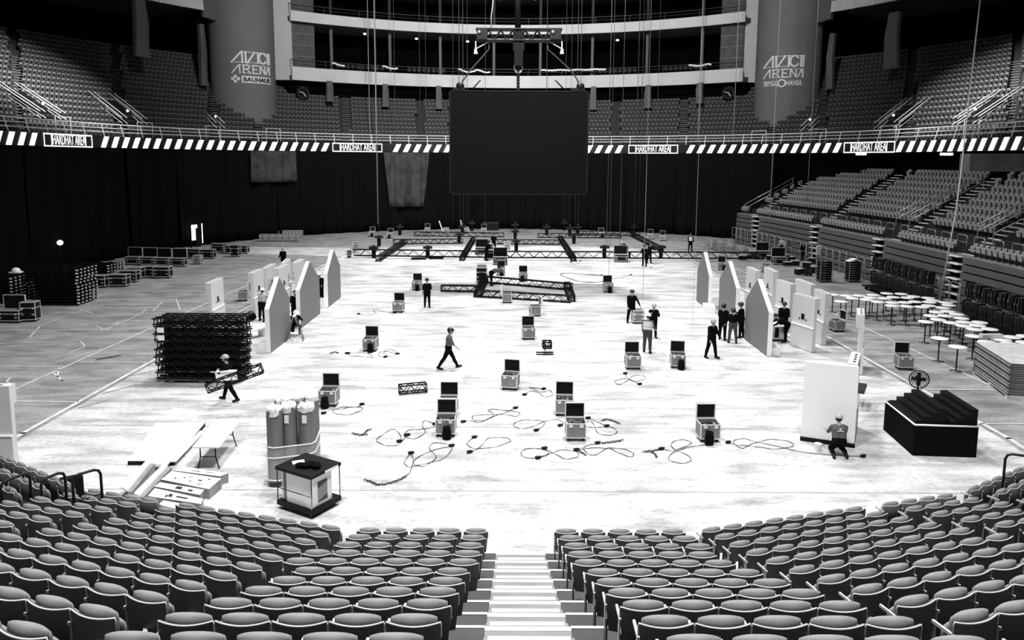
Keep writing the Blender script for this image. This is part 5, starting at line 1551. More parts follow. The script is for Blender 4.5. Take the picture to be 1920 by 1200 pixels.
for (a, b) in ((0, 0), (1, 0), (0, 1), (1, 1)):
    q = dl * wl * a + dr * wr * b; m = MB(); m.cyl(q + Vector((0, 0, .24)), q + Vector((0, 0, HC - .08)), .014, n=6); build('post', m, 'black_metal', t)
m = MB(); m.tube([Vector((0, 0, .58)), dl * wl + Vector((0, 0, .58))], .012, 5); build('cross_rail', m, 'black_metal', t)
m = MB(); quad_prism(m, .06, .78, .24, 1.0); build('inner_box', m, 'white', t, label='white inner box')
q = [dl * wl * .055 + dr * wr * (.28) , dl * wl * .055 + dr * wr * .62]
m = MB(); m.add([q[0] + Vector((0, 0, .32)), q[1] + Vector((0, 0, .32)), q[1] + Vector((0, 0, .86)), q[0] + Vector((0, 0, .86))], [(0, 1, 2, 3)]); build('dark_window', m, 'glass_dark', t)
m = MB(); b_ = dl * wl * .85 + dr * wr * .15; m.box(b_ + Vector((0, 0, .62)), (.12, .12, .74), ang); m.box(b_ + dl * .1 + Vector((0, 0, .62)), (.06, .1, .74), ang, 1); build('inner_board', m, ['concrete_mid', 'white'], t)
m = MB(); a_ = dr * wr * .45 - dl * .04 ; b_ = dr * wr * .92 - dl * .04
m.add([a_ + Vector((0, -.02, HC - .07)), b_ + Vector((0, -.02, HC - .07)), b_ + Vector((0, -.02, HC - .01)), a_ + Vector((0, -.02, HC - .01))], [(0, 1, 2, 3)]); build('sticker', m, 'white', t)
for (a, b) in ((.1, .1), (.9, .1), (.1, .9), (.9, .9)):
    q = dl * wl * a + dr * wr * b; m = MB(); m.cyl(q + Vector((-.02, 0, .06)), q + Vector((.02, 0, .06)), .06, n=10); build('caster', m, 'steel_dark', t)
m = MB(); rr = random.Random(6)
pts = [dl * wl * .25 + Vector((0, -.03, .62)), Vector((0, -.05, .5)), dr * wr * .3 + Vector((.0, -.05, .6)), dr * wr * .7 + Vector((0, -.05, .75)), dr * wr * 1.05 + Vector((.02, -.03, .6)), dr * wr * 1.12 + Vector((.02, 0, .3))]
vs = []
for p_ in pts:
    for k in range(6): vs.append((p_.x + rr.uniform(-.03, .03), p_.y - .02 + .04 * math.sin(k), p_.z - .2 + .07 * k + rr.uniform(-.02, .02)))
fs = [(i * 6 + k, i * 6 + k + 1, (i + 1) * 6 + k + 1, (i + 1) * 6 + k) for i in range(5) for k in range(5)]
m.add(vs, fs, 0, True); build('torn_film', m, 'plastic_film', t)
# things on it
cc = Pm + dl * wl * .45 + dr * wr * .35
m = MB()
for i in range(9): m.sph((.05 * i - .1 + rr.uniform(-.03, .03), rr.uniform(-.1, .1), .06), .11, 0, 8, 5, (1.2, .9, .6))
tag(build('dark_cloth', m, 'cloth_black', None, (cc.x, cc.y, HC)), 'black bundled cloth on top of the display cart', 'cloth')
cc = Pm + dl * wl * .75 + dr * wr * .45; m = MB(); m.box((0, 0, .012), (.3, .2, .02), .4); tag(build('paper', m, 'white', None, (cc.x, cc.y, HC)), 'white paper on top of the display cart', 'paper')

# ---- folding table and things around it
P = [G(360, 838, .74), G(411, 838, .74), G(450, 790, .74), G(402, 790, .74)]
t = thing('folding_table', 'white folding table on dark metal legs at the left', 'table', (0, 0, 0))
m = MB(); m.prism([(v.x, v.y) for v in P], .70, .745); build('table_top', m, 'plastic_white', t)
def tleg(a, b, nm='leg'):
    m = MB(); d = (b - a); mid_ = (a + b) / 2
    for q, s in ((a, 1), (b, -1)):
        q1 = q + d * .22 * s; m.tube([Vector((q1.x, q1.y, .7)), Vector((q1.x, q1.y, .38)), Vector((q.x + d.x * .1 * s, q.y + d.y * .1 * s, 0))], .018, 6)
    q1 = a + d * .22; q2 = b - d * .22; m.tube([Vector((q1.x, q1.y, .38)), Vector((q2.x, q2.y, .38))], .014, 5); build(nm, m, 'black_metal', t)
tleg(P[0].lerp(P[3], .08), P[1].lerp(P[2], .08)); tleg(P[0].lerp(P[3], .9), P[1].lerp(P[2], .9))
# boards lying
def slab(pts, z0, z1, mats, nm, lab, cat):
    m = MB(); m.prism([(v.x, v.y) for v in pts], z0, z1, 0, 1 if len(mats) > 1 else 0); return tag(build(nm, m, mats), lab, cat)
slab([G(240, 873), G(325, 873), G(385, 800), G(292, 800)], .0, .14, ['white_side', 'black'], 'board_pile', 'flat pile of white boards lying left of the folding table', 'boards')
slab([G(275, 872, .2), G(312, 872, .2), G(372, 795, .2), G(338, 795, .2)], .14, .22, ['white'], 'board', 'narrow white board on top of the flat pile', 'board')
slab([G(318, 868, .12), G(330, 868, .12), G(383, 812, .12), G(375, 810, .12)], .14, .17, ['white_side'], 'board', 'thin strip board at the right edge of the flat pile', 'board')
# long open boxes and cardboard cartons
def box_px(pts, h_, lab, mats=('cardboard', 'cardboard_side'), nm='carton', marks=None, z0=0):
    P_ = [G(x, y, z0 + h_) for x, y in pts]
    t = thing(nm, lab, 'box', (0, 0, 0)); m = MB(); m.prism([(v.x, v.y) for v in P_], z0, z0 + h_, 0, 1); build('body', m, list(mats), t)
    if marks:
        for (u0, u1, v0, v1) in marks:
            q = []
            for u, v in ((u0, v0), (u1, v0), (u1, v1), (u0, v1)):
                a_ = P_[0].lerp(P_[1], u); b_ = P_[3].lerp(P_[2], u); q.append(a_.lerp(b_, v) + Vector((0, 0, .004)))
            m = MB(); m.add(q, [(0, 1, 2, 3)]); build('printed_mark', m, 'dark_grey', t)
    return t
box_px([(277, 930), (377, 945), (381, 935), (290, 915)], .3, 'long printed carton nearest the seats', marks=[(.35, .42, .3, .7), (.5, .72, .4, .6), (.3, .34, .2, .5)])
box_px([(289, 912), (375, 928), (383, 918), (300, 904)], .26, 'long printed carton second from the seats', marks=[(.42, .55, .3, .8), (.7, .8, .3, .6)])
box_px([(302, 899), (392, 917), (415, 897), (322, 883)], .3, 'wide flat carton with scattered print, before the folding table', marks=[(.2, .24, .3, .4), (.5, .56, .3, .36), (.65, .72, .5, .6), (.8, .84, .7, .78), (.4, .5, .7, .73), (.7, .78, .2, .25), (.35, .38, .5, .6)])
box_px([(325, 882), (412, 893), (428, 887), (345, 875)], .28, 'flat carton rearmost before the folding table', marks=[(.3, .5, .4, .5), (.6, .75, .5, .6)])
box_px([(297, 946), (345, 958), (352, 946), (306, 938)], .3, 'short pale carton just behind the outer left seats')
for pts, lab in (([(228, 925), (240, 931), (283, 877), (276, 873)], 'long pale channel lying left of the cartons'), ([(252, 936), (262, 941), (315, 884), (308, 880)], 'second long pale channel beside the cartons')):
    P_ = [G(x, y, .12) for x, y in pts]; t = thing('channel', lab, 'channel', (0, 0, 0)); m = MB(); m.prism([(v.x, v.y) for v in P_], .25, .3, 0); build('top_board', m, 'white', t)
    m = MB(); q = [P_[1], P_[1] + Vector((.12, 0, 0)), P_[2] + Vector((.12, 0, 0)), P_[2]]; m.prism([(v.x, v.y) for v in q], 0, .25, 0); build('side_board', m, 'cardboard_side', t)
# ---- cables and chains on the floor
def spline(pts, k=8):
    P_ = [pts[0]] + list(pts) + [pts[-1]]; out = []
    for i in range(1, len(P_) - 2):
        for j in range(k):
            t_ = j / k; a, b, c, d = P_[i - 1], P_[i], P_[i + 1], P_[i + 2]
            out.append(tuple(.5 * ((2 * b[q]) + (-a[q] + c[q]) * t_ + (2 * a[q] - 5 * b[q] + 4 * c[q] - d[q]) * t_ * t_ + (-a[q] + 3 * b[q] - 3 * c[q] + d[q]) * t_ ** 3) for q in (0, 1)))
    return out + [pts[-1]]
def cable(pts, lab, r=.011, plug=True):
    S_ = spline(pts); t = thing('power_cable', lab, 'cable', (0, 0, 0)); m = MB()
    m.tube([G(x, y) + Vector((0, 0, .026 + .012 * math.sin(i * .7))) for i, (x, y) in enumerate(S_)], r, 5); build('lead', m, 'cable', t)
    if plug:
        for q in (pts[0], pts[-1]):
            g = G(*q); m = MB(); m.box((g.x, g.y, .05), (.14, .1, .07), .5); m.cyl((g.x, g.y, .05), (g.x + .1, g.y + .05, .06), .03, n=6); build('plug', m, 'black', t)
def chain(pts, lab, r=.03):
    S_ = [G(x, y) for x, y in spline(pts, 6)]
    m = MB(); L_ = 0; out = [S_[0]]
    for a, b in zip(S_, S_[1:]):
        while (b - out[-1]).length > .09: out.append(out[-1] + (b - out[-1]).normalized() * .09)
    for i, p_ in enumerate(out[:-1]):
        d = (out[i + 1] - p_); nrm = Vector((-d.y, d.x, 0)).normalized() if i % 2 else Vector((0, 0, 1)); d = d.normalized()
        c = Vector((p_.x, p_.y, .035)); m.tube([c + d * (.075 * math.cos(a_)) + nrm * (r * math.sin(a_)) for a_ in [k * PI / 4 for k in range(8)]], .014, 4, closed=True)
    tag(build('chain', m, 'steel_dark'), lab, 'chain')
cable([(763, 818), (745, 836), (722, 836), (706, 828), (715, 818), (738, 806), (752, 820), (748, 830)], 'looped cable left of the paired middle cases')
cable([(815, 797), (797, 790), (792, 800), (797, 812), (778, 824), (757, 818), (768, 808), (795, 806), (820, 800)], 'curled cable beside the left middle cases')
cable([(770, 852), (758, 868), (768, 877), (790, 872), (830, 862), (848, 838), (815, 832), (805, 842), (818, 860), (790, 876), (775, 868), (800, 850), (846, 838)], 'tangled cable below the left middle cases')
cable([(770, 852), (775, 865), (768, 888), (760, 893)], 'short lead joining the hook and the long chain', plug=False)
cable([(889, 822), (875, 833), (890, 842), (925, 840), (957, 829), (945, 822), (915, 824), (900, 840), (880, 850)], 'figure of eight cable left of centre')
cable([(868, 793), (880, 790), (900, 793), (925, 780), (915, 770), (930, 769), (960, 772), (975, 776), (965, 782), (940, 778), (905, 790), (888, 788), (890, 780), (935, 778), (966, 767)], 'looping cable between the left pair and the turned case')
cable([(983, 742), (993, 735), (1008, 737), (1020, 745), (1036, 742), (1030, 733), (1015, 737), (1000, 730), (992, 728), (1000, 728), (1019, 731)], 'small knotted cable right of the turned case')
cable([(1005, 809), (1018, 800), (1020, 792), (1000, 789), (975, 790), (963, 797), (970, 804), (990, 804), (1015, 794), (1040, 788), (1056, 793), (1050, 800)], 'figure of eight cable left of the right middle pair')
cable([(1137, 801), (1112, 803), (1095, 800), (1105, 790), (1115, 800), (1120, 812), (1140, 818), (1157, 812), (1150, 804), (1132, 798), (1115, 790), (1102, 786)], 'looped cable right of the right middle pair')
cable([(1008, 861), (1025, 855), (1027, 848), (1005, 842), (982, 845), (978, 855), (995, 861), (1020, 856), (1050, 846), (1080, 848), (1083, 858), (1060, 862), (1040, 852), (1020, 843)], 'large figure of eight cable in the middle foreground')
cable([(1080, 846), (1100, 842), (1140, 842), (1155, 848), (1180, 858), (1188, 852), (1170, 844), (1140, 842), (1115, 855), (1100, 850), (1095, 840), (1120, 833)], 'oval cable right of the foreground figure of eight')
cable([(1172, 702), (1178, 712), (1190, 716), (1208, 712), (1205, 705), (1185, 707), (1175, 716), (1160, 722), (1153, 716), (1165, 712), (1180, 712), (1199, 722)], 'small looped cable below the case of the vest worker')
cable([(1240, 844), (1265, 846), (1290, 836), (1296, 830), (1275, 826), (1260, 832), (1262, 842), (1290, 856), (1295, 866), (1275, 870), (1255, 864), (1256, 855), (1270, 847), (1300, 838), (1327, 836)], 'upright figure of eight cable left of the right foreground case')
cable([(1365, 832), (1385, 836), (1410, 838), (1450, 843), (1487, 838), (1475, 828), (1440, 826), (1410, 834), (1390, 842), (1375, 830), (1390, 824), (1420, 830), (1500, 848), (1560, 855), (1618, 858)], 'long cable running to the kneeling worker')
cable([(606, 777), (617, 770), (640, 768), (665, 764), (680, 768), (660, 778), (635, 778), (624, 772), (640, 765), (670, 764), (678, 760)], 'coiled cable right of the wrapped rolls')
cable([(650, 664), (660, 668), (685, 670), (700, 672), (690, 664), (672, 662), (652, 664)], 'loop of cable left in front of the left case')
cable([(745, 665), (738, 658), (725, 657), (720, 665), (735, 670), (740, 664), (725, 660), (712, 662), (710, 668), (722, 671)], 'loops of cable right in front of the left case')
cable([(672, 590), (690, 591), (705, 588), (700, 582), (720, 585), (740, 588)], 'thin cable before the case between gable and walkers')
cable([(1128, 517), (1060, 513), (1055, 518), (1085, 528), (1115, 530), (1135, 527)], 'long dark cable lying right of the truss frame', r=.03)
cable([(1142, 525), (1165, 521), (1183, 516)], 'short cable behind the lone case right of the frame')
cable([(1070, 492), (1078, 497), (1088, 490)], 'short cable end under the long truss')
for pts, lab in (([(663, 815), (680, 817), (690, 808), (703, 806)], 'heap of black chain left of the looped cable'), ([(680, 817), (695, 815)], 'short black chain end beside the heap'),
                 ([(686, 903), (695, 905), (710, 911), (730, 908), (752, 900), (764, 893)], 'long black chain lying left in the foreground'),
                 ([(1130, 790), (1140, 788), (1152, 792), (1164, 797)], 'black chain right of the right middle pair'), ([(1128, 833), (1145, 831), (1158, 829), (1171, 826)], 'black chain above the oval cable'),
                 ([(1208, 849), (1225, 847), (1240, 843)], 'black chain left of the upright figure of eight'), ([(1218, 848), (1229, 854), (1231, 862)], 'black chain hook below the upright figure of eight'),
                 ([(620, 664), (628, 661), (636, 664)], 'black chain end left of the looped case cable'), ([(183, 675), (200, 672), (230, 667)], 'dark bar lying on the bare concrete at the left'),
                 ([(1080, 845), (1090, 850), (1103, 858)], 'short dark bar between the foreground loops')):
    chain(pts, lab)
# ---- hoists standing on the floor and on trusses
HO = [(711, 462, 'left of the slanting truss'), (701, 484, 'on the left end of the long truss'), (750, 441, 'far left between open cases'), (802, 484, 'on the long truss left of centre'), (867, 440, 'on the rear truss far left of centre'), (861, 456, 'on the second truss left of centre'),
      (885, 433, 'far back left of the dark table'), (1133, 483, 'left of the bending worker at the long truss'), (1068, 443, 'far back right of centre, left of two'), (1083, 442, 'far back right of centre, right of two'), (1076, 457, 'between the rear trusses right of centre'),
      (1025, 441, 'far back just right of the cabinets'), (1058, 432, 'far back against the drapes right of centre'), (1239, 483, 'right of the group at the long truss'), (968, 470, 'under the middle of the screen'), (966, 450, 'behind the one under the middle of the screen'), (966, 437, 'farthest back under the middle of the screen'),
      (1188, 441, 'at the corner of the right rear truss')]
def tall_hoist():
    t = thing('motor_hoist', '', 'hoist')
    m = MB(); m.cyl((0, 0, .0), (0, 0, .8), .17, .2, n=10); build('chain_bag', m, 'cloth_black', t)
    m = MB(); m.cyl((-.42, 0, .98), (.42, 0, .98), .14, n=10); m.bb(-.15, .15, -.14, .14, .8, 1.14); build('motor', m, 'black_metal', t)
    m = MB(); m.tube([(0, 0, 1.14), (0, 0, 1.22), (.06, 0, 1.3), (0, 0, 1.36)], .025, 5); build('hook', m, 'steel', t)
    return t
th = Proto(tall_hoist)
for x, y, tail in HO:
    p = G(x, y); th((p.x, p.y, 0), .1, 'black motor hoist standing ' + tail, 'black motor hoists')
for x, y, lab in ((785, 487, 'left'), (818, 486, 'right')):
    p = G(x, y); m = MB(); m.box((0, 0, .1), (1.3, .3, .2), .06); tag(build('flat_case', m, 'black', None, p), 'low black bar lying before the long truss, %s one' % lab, 'bar')
# ================================================================== PEOPLE
def rotx(v, a): return Vector((v.x, v.y * math.cos(a) - v.z * math.sin(a), v.y * math.sin(a) + v.z * math.cos(a)))
def person(loc, face, label, ht=1.8, lean=0, legs=((5, 5), (-5, 5)), arms=((5, 10, 10), (5, 10, 10)), spread=4, hat='hat_dark', shirt='shirt_black', sleeve=True,
           trou='trousers', vest=None, head_pitch=0, head_yaw=0, vox=.016, mats_extra=None, back_print=False):
    """face: degrees, 0 = looks away from the camera (+y), 180 = towards it. legs: (hip forward, knee bend); arms: (forward, outward, elbow)"""
    k = ht / 1.8; D = math.radians
    le = D(lean); up = Vector((0, math.sin(le), math.cos(le)))        # trunk direction
    fw = Vector((0, math.cos(le), -math.sin(le)))
    pel = Vector((0, 0, 0))
    chest = pel + up * .40; neck = pel + up * .55; 
    hp = le * .6 + D(head_pitch); hu = Vector((0, math.sin(hp), math.cos(hp))); hf = Vector((0, math.cos(hp), -math.sin(hp)))
    Rz = Matrix.Rotation(D(head_yaw), 3, 'Z')
    head = neck + hu * .17 + hf * .03
    cap = []   # (p0,r0,p1,r1,mat)   0 skin 1 shirt 2 trousers 3 shoe 4 dark
    def c(a, ra, b, rb, m): cap.append((Vector(a) * k, ra * k, Vector(b) * k, rb * k, m))
    for s in (-1, 1):
        X = Vector((s, 0, 0))
        c(pel + X * .085, .115, pel + X * .08 + up * .14, .105, 2)
        c(pel + X * .08 + up * .16, .105, chest + X * .085, .115, 1)
        c(chest + X * .085, .115, pel + up * .47 + X * .13, .08, 1)
        # leg
        hf_, kb = legs[0] if s < 0 else legs[1]; sp = D(spread) * s
        a = D(hf_); d1 = Vector((math.sin(sp), math.sin(a), -math.cos(a) * math.cos(sp))).normalized()
        hip = pel + X * .095 - up * .03; knee = hip + d1 * .43
        b = a - D(kb); d2 = Vector((math.sin(sp) * .6, math.sin(b), -math.cos(b))).normalized(); ank = knee + d2 * .42
        c(hip, .098, knee, .064, 2); c(knee, .064, knee + d2 * .14 - Vector((0, .012, 0)), .062, 2); c(knee + d2 * .14 - Vector((0, .012, 0)), .062, ank, .045, 2)
        ft = b if kb > 60 else max(-.3, min(.3, b * .4)); fd = Vector((s * .12, math.cos(ft), math.sin(ft))).normalized()
        if kb > 60: fd = (d2 * .9 + Vector((0, .0, -.35))).normalized()
        heel = ank - fd * .04 + Vector((0, 0, -.03)); c(ank, .045, heel, .045, 3); c(heel, .044, ank + fd * .17 + Vector((0, 0, -.045)), .036, 3)
        # arm
        af, ao, el = arms[0] if s < 0 else arms[1]
        a = D(af); o = D(ao * .7); sh = pel + up * .47 + X * .195
        d1 = (Vector((s * math.sin(o), 0, 0)) + (Vector((0, math.sin(a + le * .5), -math.cos(a + le * .5)))) * math.cos(o)).normalized(); elb = sh + d1 * .29
        ab = a + le * .5 + D(el); d2 = (Vector((s * math.sin(o) * (.6 if el < 60 else -.5), 0, 0)) + Vector((0, math.sin(ab), -math.cos(ab))) * math.cos(o)).normalized(); wr = elb + d2 * .25
        c(pel + up * .46 + X * .1, .08, sh, .062, 1); c(sh, .06, elb, .046, 1); c(elb, .045 if sleeve else .04, wr, .03, 1 if sleeve else 0)
        # hand: palm, thumb and four fingers of different lengths, gently curled
        side = d2.cross(Vector((0, 0, 1)));
        side = side.normalized() if side.length > .1 else Vector((0, 1, 0))
        if side.y < 0: side = -side
        pn = d2.cross(side).normalized()
        if pn.dot(X) > 0: pn = -pn                     # palm faces the body
        pe = wr + d2 * .085
        for w_ in (-.022, 0, .022): c(wr + side * w_ * .6 + d2 * .02, .018, pe + side * w_, .015, 0)
        for q, (w_, ln) in enumerate(((.033, .065), (.011, .078), (-.011, .072), (-.033, .055))):
            f0 = pe + side * w_; f1 = f0 + (d2 + pn * .25).normalized() * ln * .5; f2 = f1 + (d2 + pn * (.7 + .1 * q)).normalized() * ln * .5
            c(f0, .0105, f1, .0095, 0); c(f1, .0095, f2, .008, 0)
        t0 = wr + d2 * .03 + side * .025; t1 = t0 + (d2 * .6 + side * .8 + pn * .2).normalized() * .04; c(t0, .013, t1, .011, 0); c(t1, .011, t1 + (d2 + side * .3 + pn * .3).normalized() * .03, .009, 0)
    c(neck - up * .05, .058, neck + hu * .06, .052, 0)
    hc = head
    def hd(v): v = Rz @ Vector(v); return hc + Vector((v.x, 0, 0)) + hf * v.y + hu * v.z
    c(hd((0, -.02, .03)), .098, hd((0, .01, .02)), .092, 0)          # skull
    c(hd((0, .035, -.045)), .06, hd((0, .055, -.075)), .04, 0)       # jaw
    c(hd((0, .095, .01)), .012, hd((0, .115, -.018)), .017, 0)       # nose
    for s in (-1, 1):
        c(hd((s * .094, -.005, -.02)), .014, hd((s * .098, -.015, .015)), .016, 0)    # ears
        c(hd((s * .034, .093, .022)), .012, hd((s * .036, .093, .022)), .012, 4)      # eyes
    c(hd((-.02, .095, -.05)), .009, hd((.02, .095, -.05)), .009, 4)                   # mouth
    if hat == 'hair':
        pass
    bk = {0: 1.06, 1: 1.27, 2: 1.26, 3: 1.25, 4: 1.06}
    cap = [(a, ra * bk[m], b, rb * bk[m], m) for a, ra, b, rb, m in cap]
    zmin = min(min(a.z - ra, b.z - rb) for a, ra, b, rb, m in cap)
    off = Vector((0, 0, -zmin))
    if vox > .02:
        cap = [(a, max(ra, vox * .62), b, max(rb, vox * .62), m) for a, ra, b, rb, m in cap]
    mb = MB()
    for a, ra, b, rb, m in cap:
        a = a + off; b = b + off
        mb.cyl(a, b, ra, rb, 10); mb.sph(a, ra, 0, 10, 6); mb.sph(b, rb, 0, 10, 6)
    tmp = link('tmp', mb.mesh('tmp', 'skin')); md = tmp.modifiers.new('r', 'REMESH'); md.mode = 'VOXEL'; md.voxel_size = vox * k; md.use_smooth_shade = True
    sm = tmp.modifiers.new('s', 'SMOOTH'); sm.iterations = 2; sm.factor = .4
    me = bpy.data.meshes.new_from_object(tmp.evaluated_get(bpy.context.evaluated_depsgraph_get()))
    bpy.data.objects.remove(tmp)
    me.materials.clear()
    for mm in ('skin', shirt, trou, 'shoe', 'black'): me.materials.append(MATS[mm])
    n = len(me.polygons); cen = np.empty(n * 3); me.polygons.foreach_get('center', cen); cen = cen.reshape(-1, 3)
    best = np.full(n, 1e9); mi = np.zeros(n, int)
    for a, ra, b, rb, m in cap:
        A = np.array(a + off); Bv = np.array(b + off); ab = Bv - A; L2 = max(1e-9, float(ab @ ab))
        t = np.clip(((cen - A) @ ab) / L2, 0, 1); d = np.linalg.norm(cen - A - t[:, None] * ab, axis=1) - (ra + (rb - ra) * t)
        if m == 4: d = d - .002
        w_ = d < best; best[w_] = d[w_]; mi[w_] = m
    me.polygons.foreach_set('material_index', mi); me.polygons.foreach_set('use_smooth', [True] * n); me.update()
    t = thing('person', label, 'person', loc, D(face))
    me.name = 'body'; link('body', me, t)
    def W_(v): return (hd(v)) * k + off
    if hat != 'hair':
        m = MB(); m.sph(W_((0, -.03, .02)), .106 * k, 0, 10, 6); build('hair', m, 'hair', t)
        m = MB(); nu, nv = 14, 6; vs = []
        for j in range(nv + 1):
            th_ = PI / 2 * j / nv
            for i in range(nu):
                a = 2 * PI * i / nu; vs.append(W_((.125 * math.sin(th_) * math.cos(a), -.01 + .148 * math.sin(th_) * math.sin(a), .045 + .125 * math.cos(th_))))
        m.add(vs, [(j * nu + i, (j + 1) * nu + i, (j + 1) * nu + (i + 1) % nu, j * nu + (i + 1) % nu) for j in range(nv) for i in range(nu)], 0, True)
        vs = []
        for i in range(nu):
            a = 2 * PI * i / nu; f_ = max(0, math.sin(a)) ** 2
            for q in (0, 1): vs.append(W_(((.124 + .018 * q) * math.cos(a), -.01 + (.146 + .02 * q + .04 * q * f_) * math.sin(a), .046 - .008 * q)))
        m.add(vs, [(2 * i, 2 * i + 1, 2 * ((i + 1) % nu) + 1, 2 * ((i + 1) % nu)) for i in range(nu)], 0, True)
        build('hard_hat', m, hat, t)
    else:
        m = MB(); m.sph(W_((0, -.025, .045)), .112 * k, 0, 12, 7, z0=-.2); build('hair', m, 'hair', t)
    if vest:
        m = MB(); nu = 20
        rings = [(.12, .225, .14), (.22, .225, .138), (.34, .235, .146), (.44, .245, .14), (.5, .2, .12)]; vs = []
        for h_, rx, ry in rings:
            for i in range(nu):
                a = 2 * PI * i / nu; p_ = pel + up * h_ + Vector((rx * math.cos(a), 0, 0)) + fw * ry * 1.12 * math.sin(a); vs.append(p_ * k + off)
        m.add(vs, [(j * nu + i, j * nu + (i + 1) % nu, (j + 1) * nu + (i + 1) % nu, (j + 1) * nu + i) for j in range(4) for i in range(nu)], 0, True)
        v_ = build('vest', m, vest, t)
        m = MB()
        for h_ in (.17, .3):
            vs = []
            for q in (0, .045):
                for i in range(nu):
                    a = 2 * PI * i / nu; p_ = pel + up * (h_ + q) + Vector((.242 * math.cos(a), 0, 0)) + fw * .166 * math.sin(a); vs.append(p_ * k + off)
            m.add(vs, [(i, (i + 1) % nu, nu + (i + 1) % nu, nu + i) for i in range(nu)], 0, True)
        build('reflective_band', m, 'stripe' if vest != 'white' else 'steel', t)
    if back_print:
        m = MB()
        for h_, w_, hh in ((.43, .05, .018), (.36, .09, .02), (.40, .02, .02)):
            q = []
            for sx, sz in ((-1, -1), (1, -1), (1, 1), (-1, 1)): q.append((pel + up * (h_ + sz * hh * .5) + Vector((sx * w_, 0, 0)) - fw * .158) * k + off)
            m.add(q, [(0, 1, 2, 3)])
        build('back_print', m, 'stripe', t)
    return t
def at(x, y, dy=0): p = G(x, y); return (p.x, p.y + dy, 0)
WALK = ((26, 4), (-22, 12)); STAND = ((4, 3), (-4, 3)); 
person(at(430, 752), 80, 'person in black tee and pale cap carrying a truss and white sheet', 1.78, 6, ((-24, 10), (25, 8)), ((30, 20, 60), (25, 20, 60)), 3, 'hat_grey', sleeve=False, vox=.014)
q = G(430, 752)
m = MB(); m.box((q.x + .02, q.y - .22, 1.02), (.75, .06, .34), .05, 0, ry=-.1); m.box((q.x + .02, q.y - .2, 1.2), (.7, .2, .04), .05); tag(build('white_sheet', m, 'white'), 'white sheet held at the waist by the worker carrying a truss', 'sheet')
person(at(841, 692), -82, 'person in grey tee and dark hard hat walking right, alone mid floor', 1.84, 6, ((28, 2), (-26, 8)), ((-18, 8, 15), (26, 8, 18)), 2, 'hat_dark', 'shirt_grey', False, vest=None, vox=.013)
person(at(801, 577), 190, 'person in black tee walking toward the camera beside an open case', 1.78, 3, ((8, 5), (-8, 8)), ((10, 14, 20), (-10, 14, 15)), 3, 'hat_dark', sleeve=False, vox=.016)
person(at(492, 603), -15, 'person in light hooded top and white hard hat working at the left panels', 1.82, 8, ((8, 5), (-8, 5)), ((45, 20, 50), (60, 10, 40)), 9, 'hat_white', 'shirt_light', vox=.016)
person(at(553, 628), -150, 'person in black crouching with white hard hat beside the ladder', 1.75, 30, ((85, 130), (50, 140)), ((50, 15, 40), (60, 15, 40)), 10, 'hat_white', vox=.018)
person(at(554, 604), -160, 'person in black standing between the nearest and middle left gables', 1.75, 8, STAND, ((30, 10, 50), (30, 10, 50)), 4, 'hair', vox=.018)
person(at(601, 566), 175, 'person in black with white hard hat between the two far left gables', 1.82, 5, STAND, ((20, 12, 50), (20, 14, 50)), 5, 'hat_white', vox=.018)
person(at(597, 577), 160, 'person in black half hidden behind the farthest left gable edge', 1.75, 5, STAND, ((20, 12, 50), (20, 14, 50)), 5, 'hair', vox=.02)
person(at(532, 506), 175, 'person in black with pale cap behind the left panels', 1.8, 4, STAND, ((10, 14, 30), (10, 14, 30)), 5, 'hat_grey', vox=.02)
person(at(1183, 606), -168, 'person in a black jacket holding the thin hanging line with one arm out', 1.84, 3, STAND, ((8, 44, 12), (5, 8, 12)), 6, 'hat_dark', vox=.016)
person(at(1224, 634), 182, 'person in dark clothes with folded arms behind the vest worker', 1.74, 2, STAND, ((35, 12, 95), (35, 12, 95)), 4, 'hat_grey', vox=.016)
person(at(1213, 662), -25, 'person in light vest, jeans and white hard hat seen from behind', 1.84, 6, ((10, 6), (-4, 4)), ((8, 18, 25), (20, 14, 35)), 6, 'hat_white', 'shirt_grey', True, 'jeans', vest='vest', vox=.015)
person(at(1333, 672), -150, 'person all in black standing alone left of the right gables', 1.8, 3, ((10, 3), (-8, 4)), ((20, 10, 20), (5, 14, 20)), 8, 'hat_grey', vox=.015)
person(at(1354, 638), -30, 'person in black, leftmost of the three before the middle right gable', 1.8, 5, STAND, ((20, 10, 60), (20, 10, 60)), 4, 'hat_dark', vox=.016)
person(at(1373, 644), -5, 'person seen from behind in jeans, middle of the three at the right gables', 1.72, 3, STAND, ((10, 26, 30), (10, 26, 30)), 7, 'hat_dark', trou='jeans', vox=.016)
person(at(1389, 634), 60, 'person in black, rightmost of the three partly behind the nearest right gable', 1.8, 4, STAND, ((30, 10, 70), (30, 10, 80)), 4, 'hat_dark', vox=.016)
person(at(1480, 640, .9), 160, 'person in black standing behind the bending worker at the right panels', 1.8, 6, STAND, ((20, 12, 50), (20, 12, 50)), 4, 'hat_dark', vox=.016)
person(at(1474, 642), 95, 'person in black bending over the bench at the right panels', 1.78, 62, ((18, 14), (6, 14)), ((20, 10, 20), (25, 10, 20)), 4, 'hair', vox=.016)
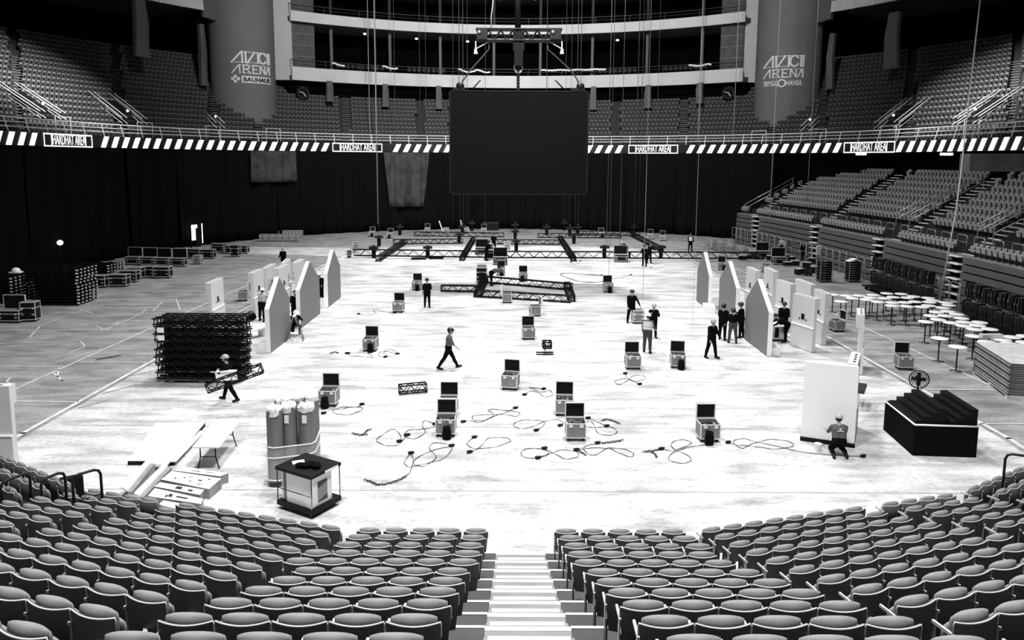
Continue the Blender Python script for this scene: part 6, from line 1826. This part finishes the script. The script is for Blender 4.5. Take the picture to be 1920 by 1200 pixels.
person(at(1572, 856), -8, 'person kneeling with back to the camera before the big white wall', 1.78, 16, ((52, 142), (58, 148)), ((32, 16, 50), (36, 18, 45)), 7, 'hat_grey', 'shirt_grey', False, 'trousers', vox=.012, back_print=True)
q = G(1534, 846); m = MB(); m.lathe([(.09, 0), (.12, .24), (.125, .25)], 16); tag(build('bucket', m, 'white', None, q), 'small white bucket left of the kneeling worker', 'bucket')
person(at(1294, 472), 180, 'person with a light vest standing alone far right near the drapes', 1.8, 3, STAND, ((8, 16, 30), (8, 16, 30)), 4, 'hat_dark', vest='vest', vox=.022)
person(at(921, 536), -60, 'person bending over the rear bar of the truss frame', 1.78, 68, ((14, 10), (0, 12)), ((30, 10, 10), (30, 10, 15)), 5, 'hat_dark', 'shirt_grey', False, vox=.018)
person(at(1208, 500), 150, 'person in black in the group at the long truss, nearest the camera', 1.82, 6, STAND, ((40, 12, 50), (40, 12, 50)), 6, 'hat_dark', vox=.02)
person(at(1217, 494), -150, 'person in black in the group at the long truss, behind the nearest', 1.8, 12, STAND, ((40, 12, 40), (40, 12, 40)), 6, 'hat_dark', vox=.022)
person(at(1174, 482), 120, 'person leaning over the open trunk behind the long truss', 1.75, 55, STAND, ((20, 12, 20), (20, 12, 20)), 5, 'hat_grey', vox=.022)
person(at(926, 472), 170, 'person in black tee standing behind the central cases', 1.8, 3, STAND, ((5, 16, 15), (5, 16, 15)), 6, 'hat_dark', sleeve=False, vox=.022)
person(at(912, 489), -60, 'person in black bending among the central cases', 1.8, 20, STAND, ((20, 16, 40), (20, 16, 40)), 6, 'hat_dark', vox=.022)
for x, y, hh, lab in ((1466, 480, 'hair', 'person in a white shirt far right against the folded stand'), (1487, 482, 'hat_dark', 'person in black far right against the folded stand'), (1506, 490, 'hair', 'dark clothed person crouching by the cases at the folded stand'), (1552, 498, 'hat_white', 'person with white hard hat behind the tall cage trolley')):
    person(at(x, y), 150, lab, 1.78, 8 if x != 1506 else 25, STAND, ((20, 14, 30), (20, 14, 40)), 5, hh, 'shirt_light' if x == 1466 else 'shirt_black', vox=.022)
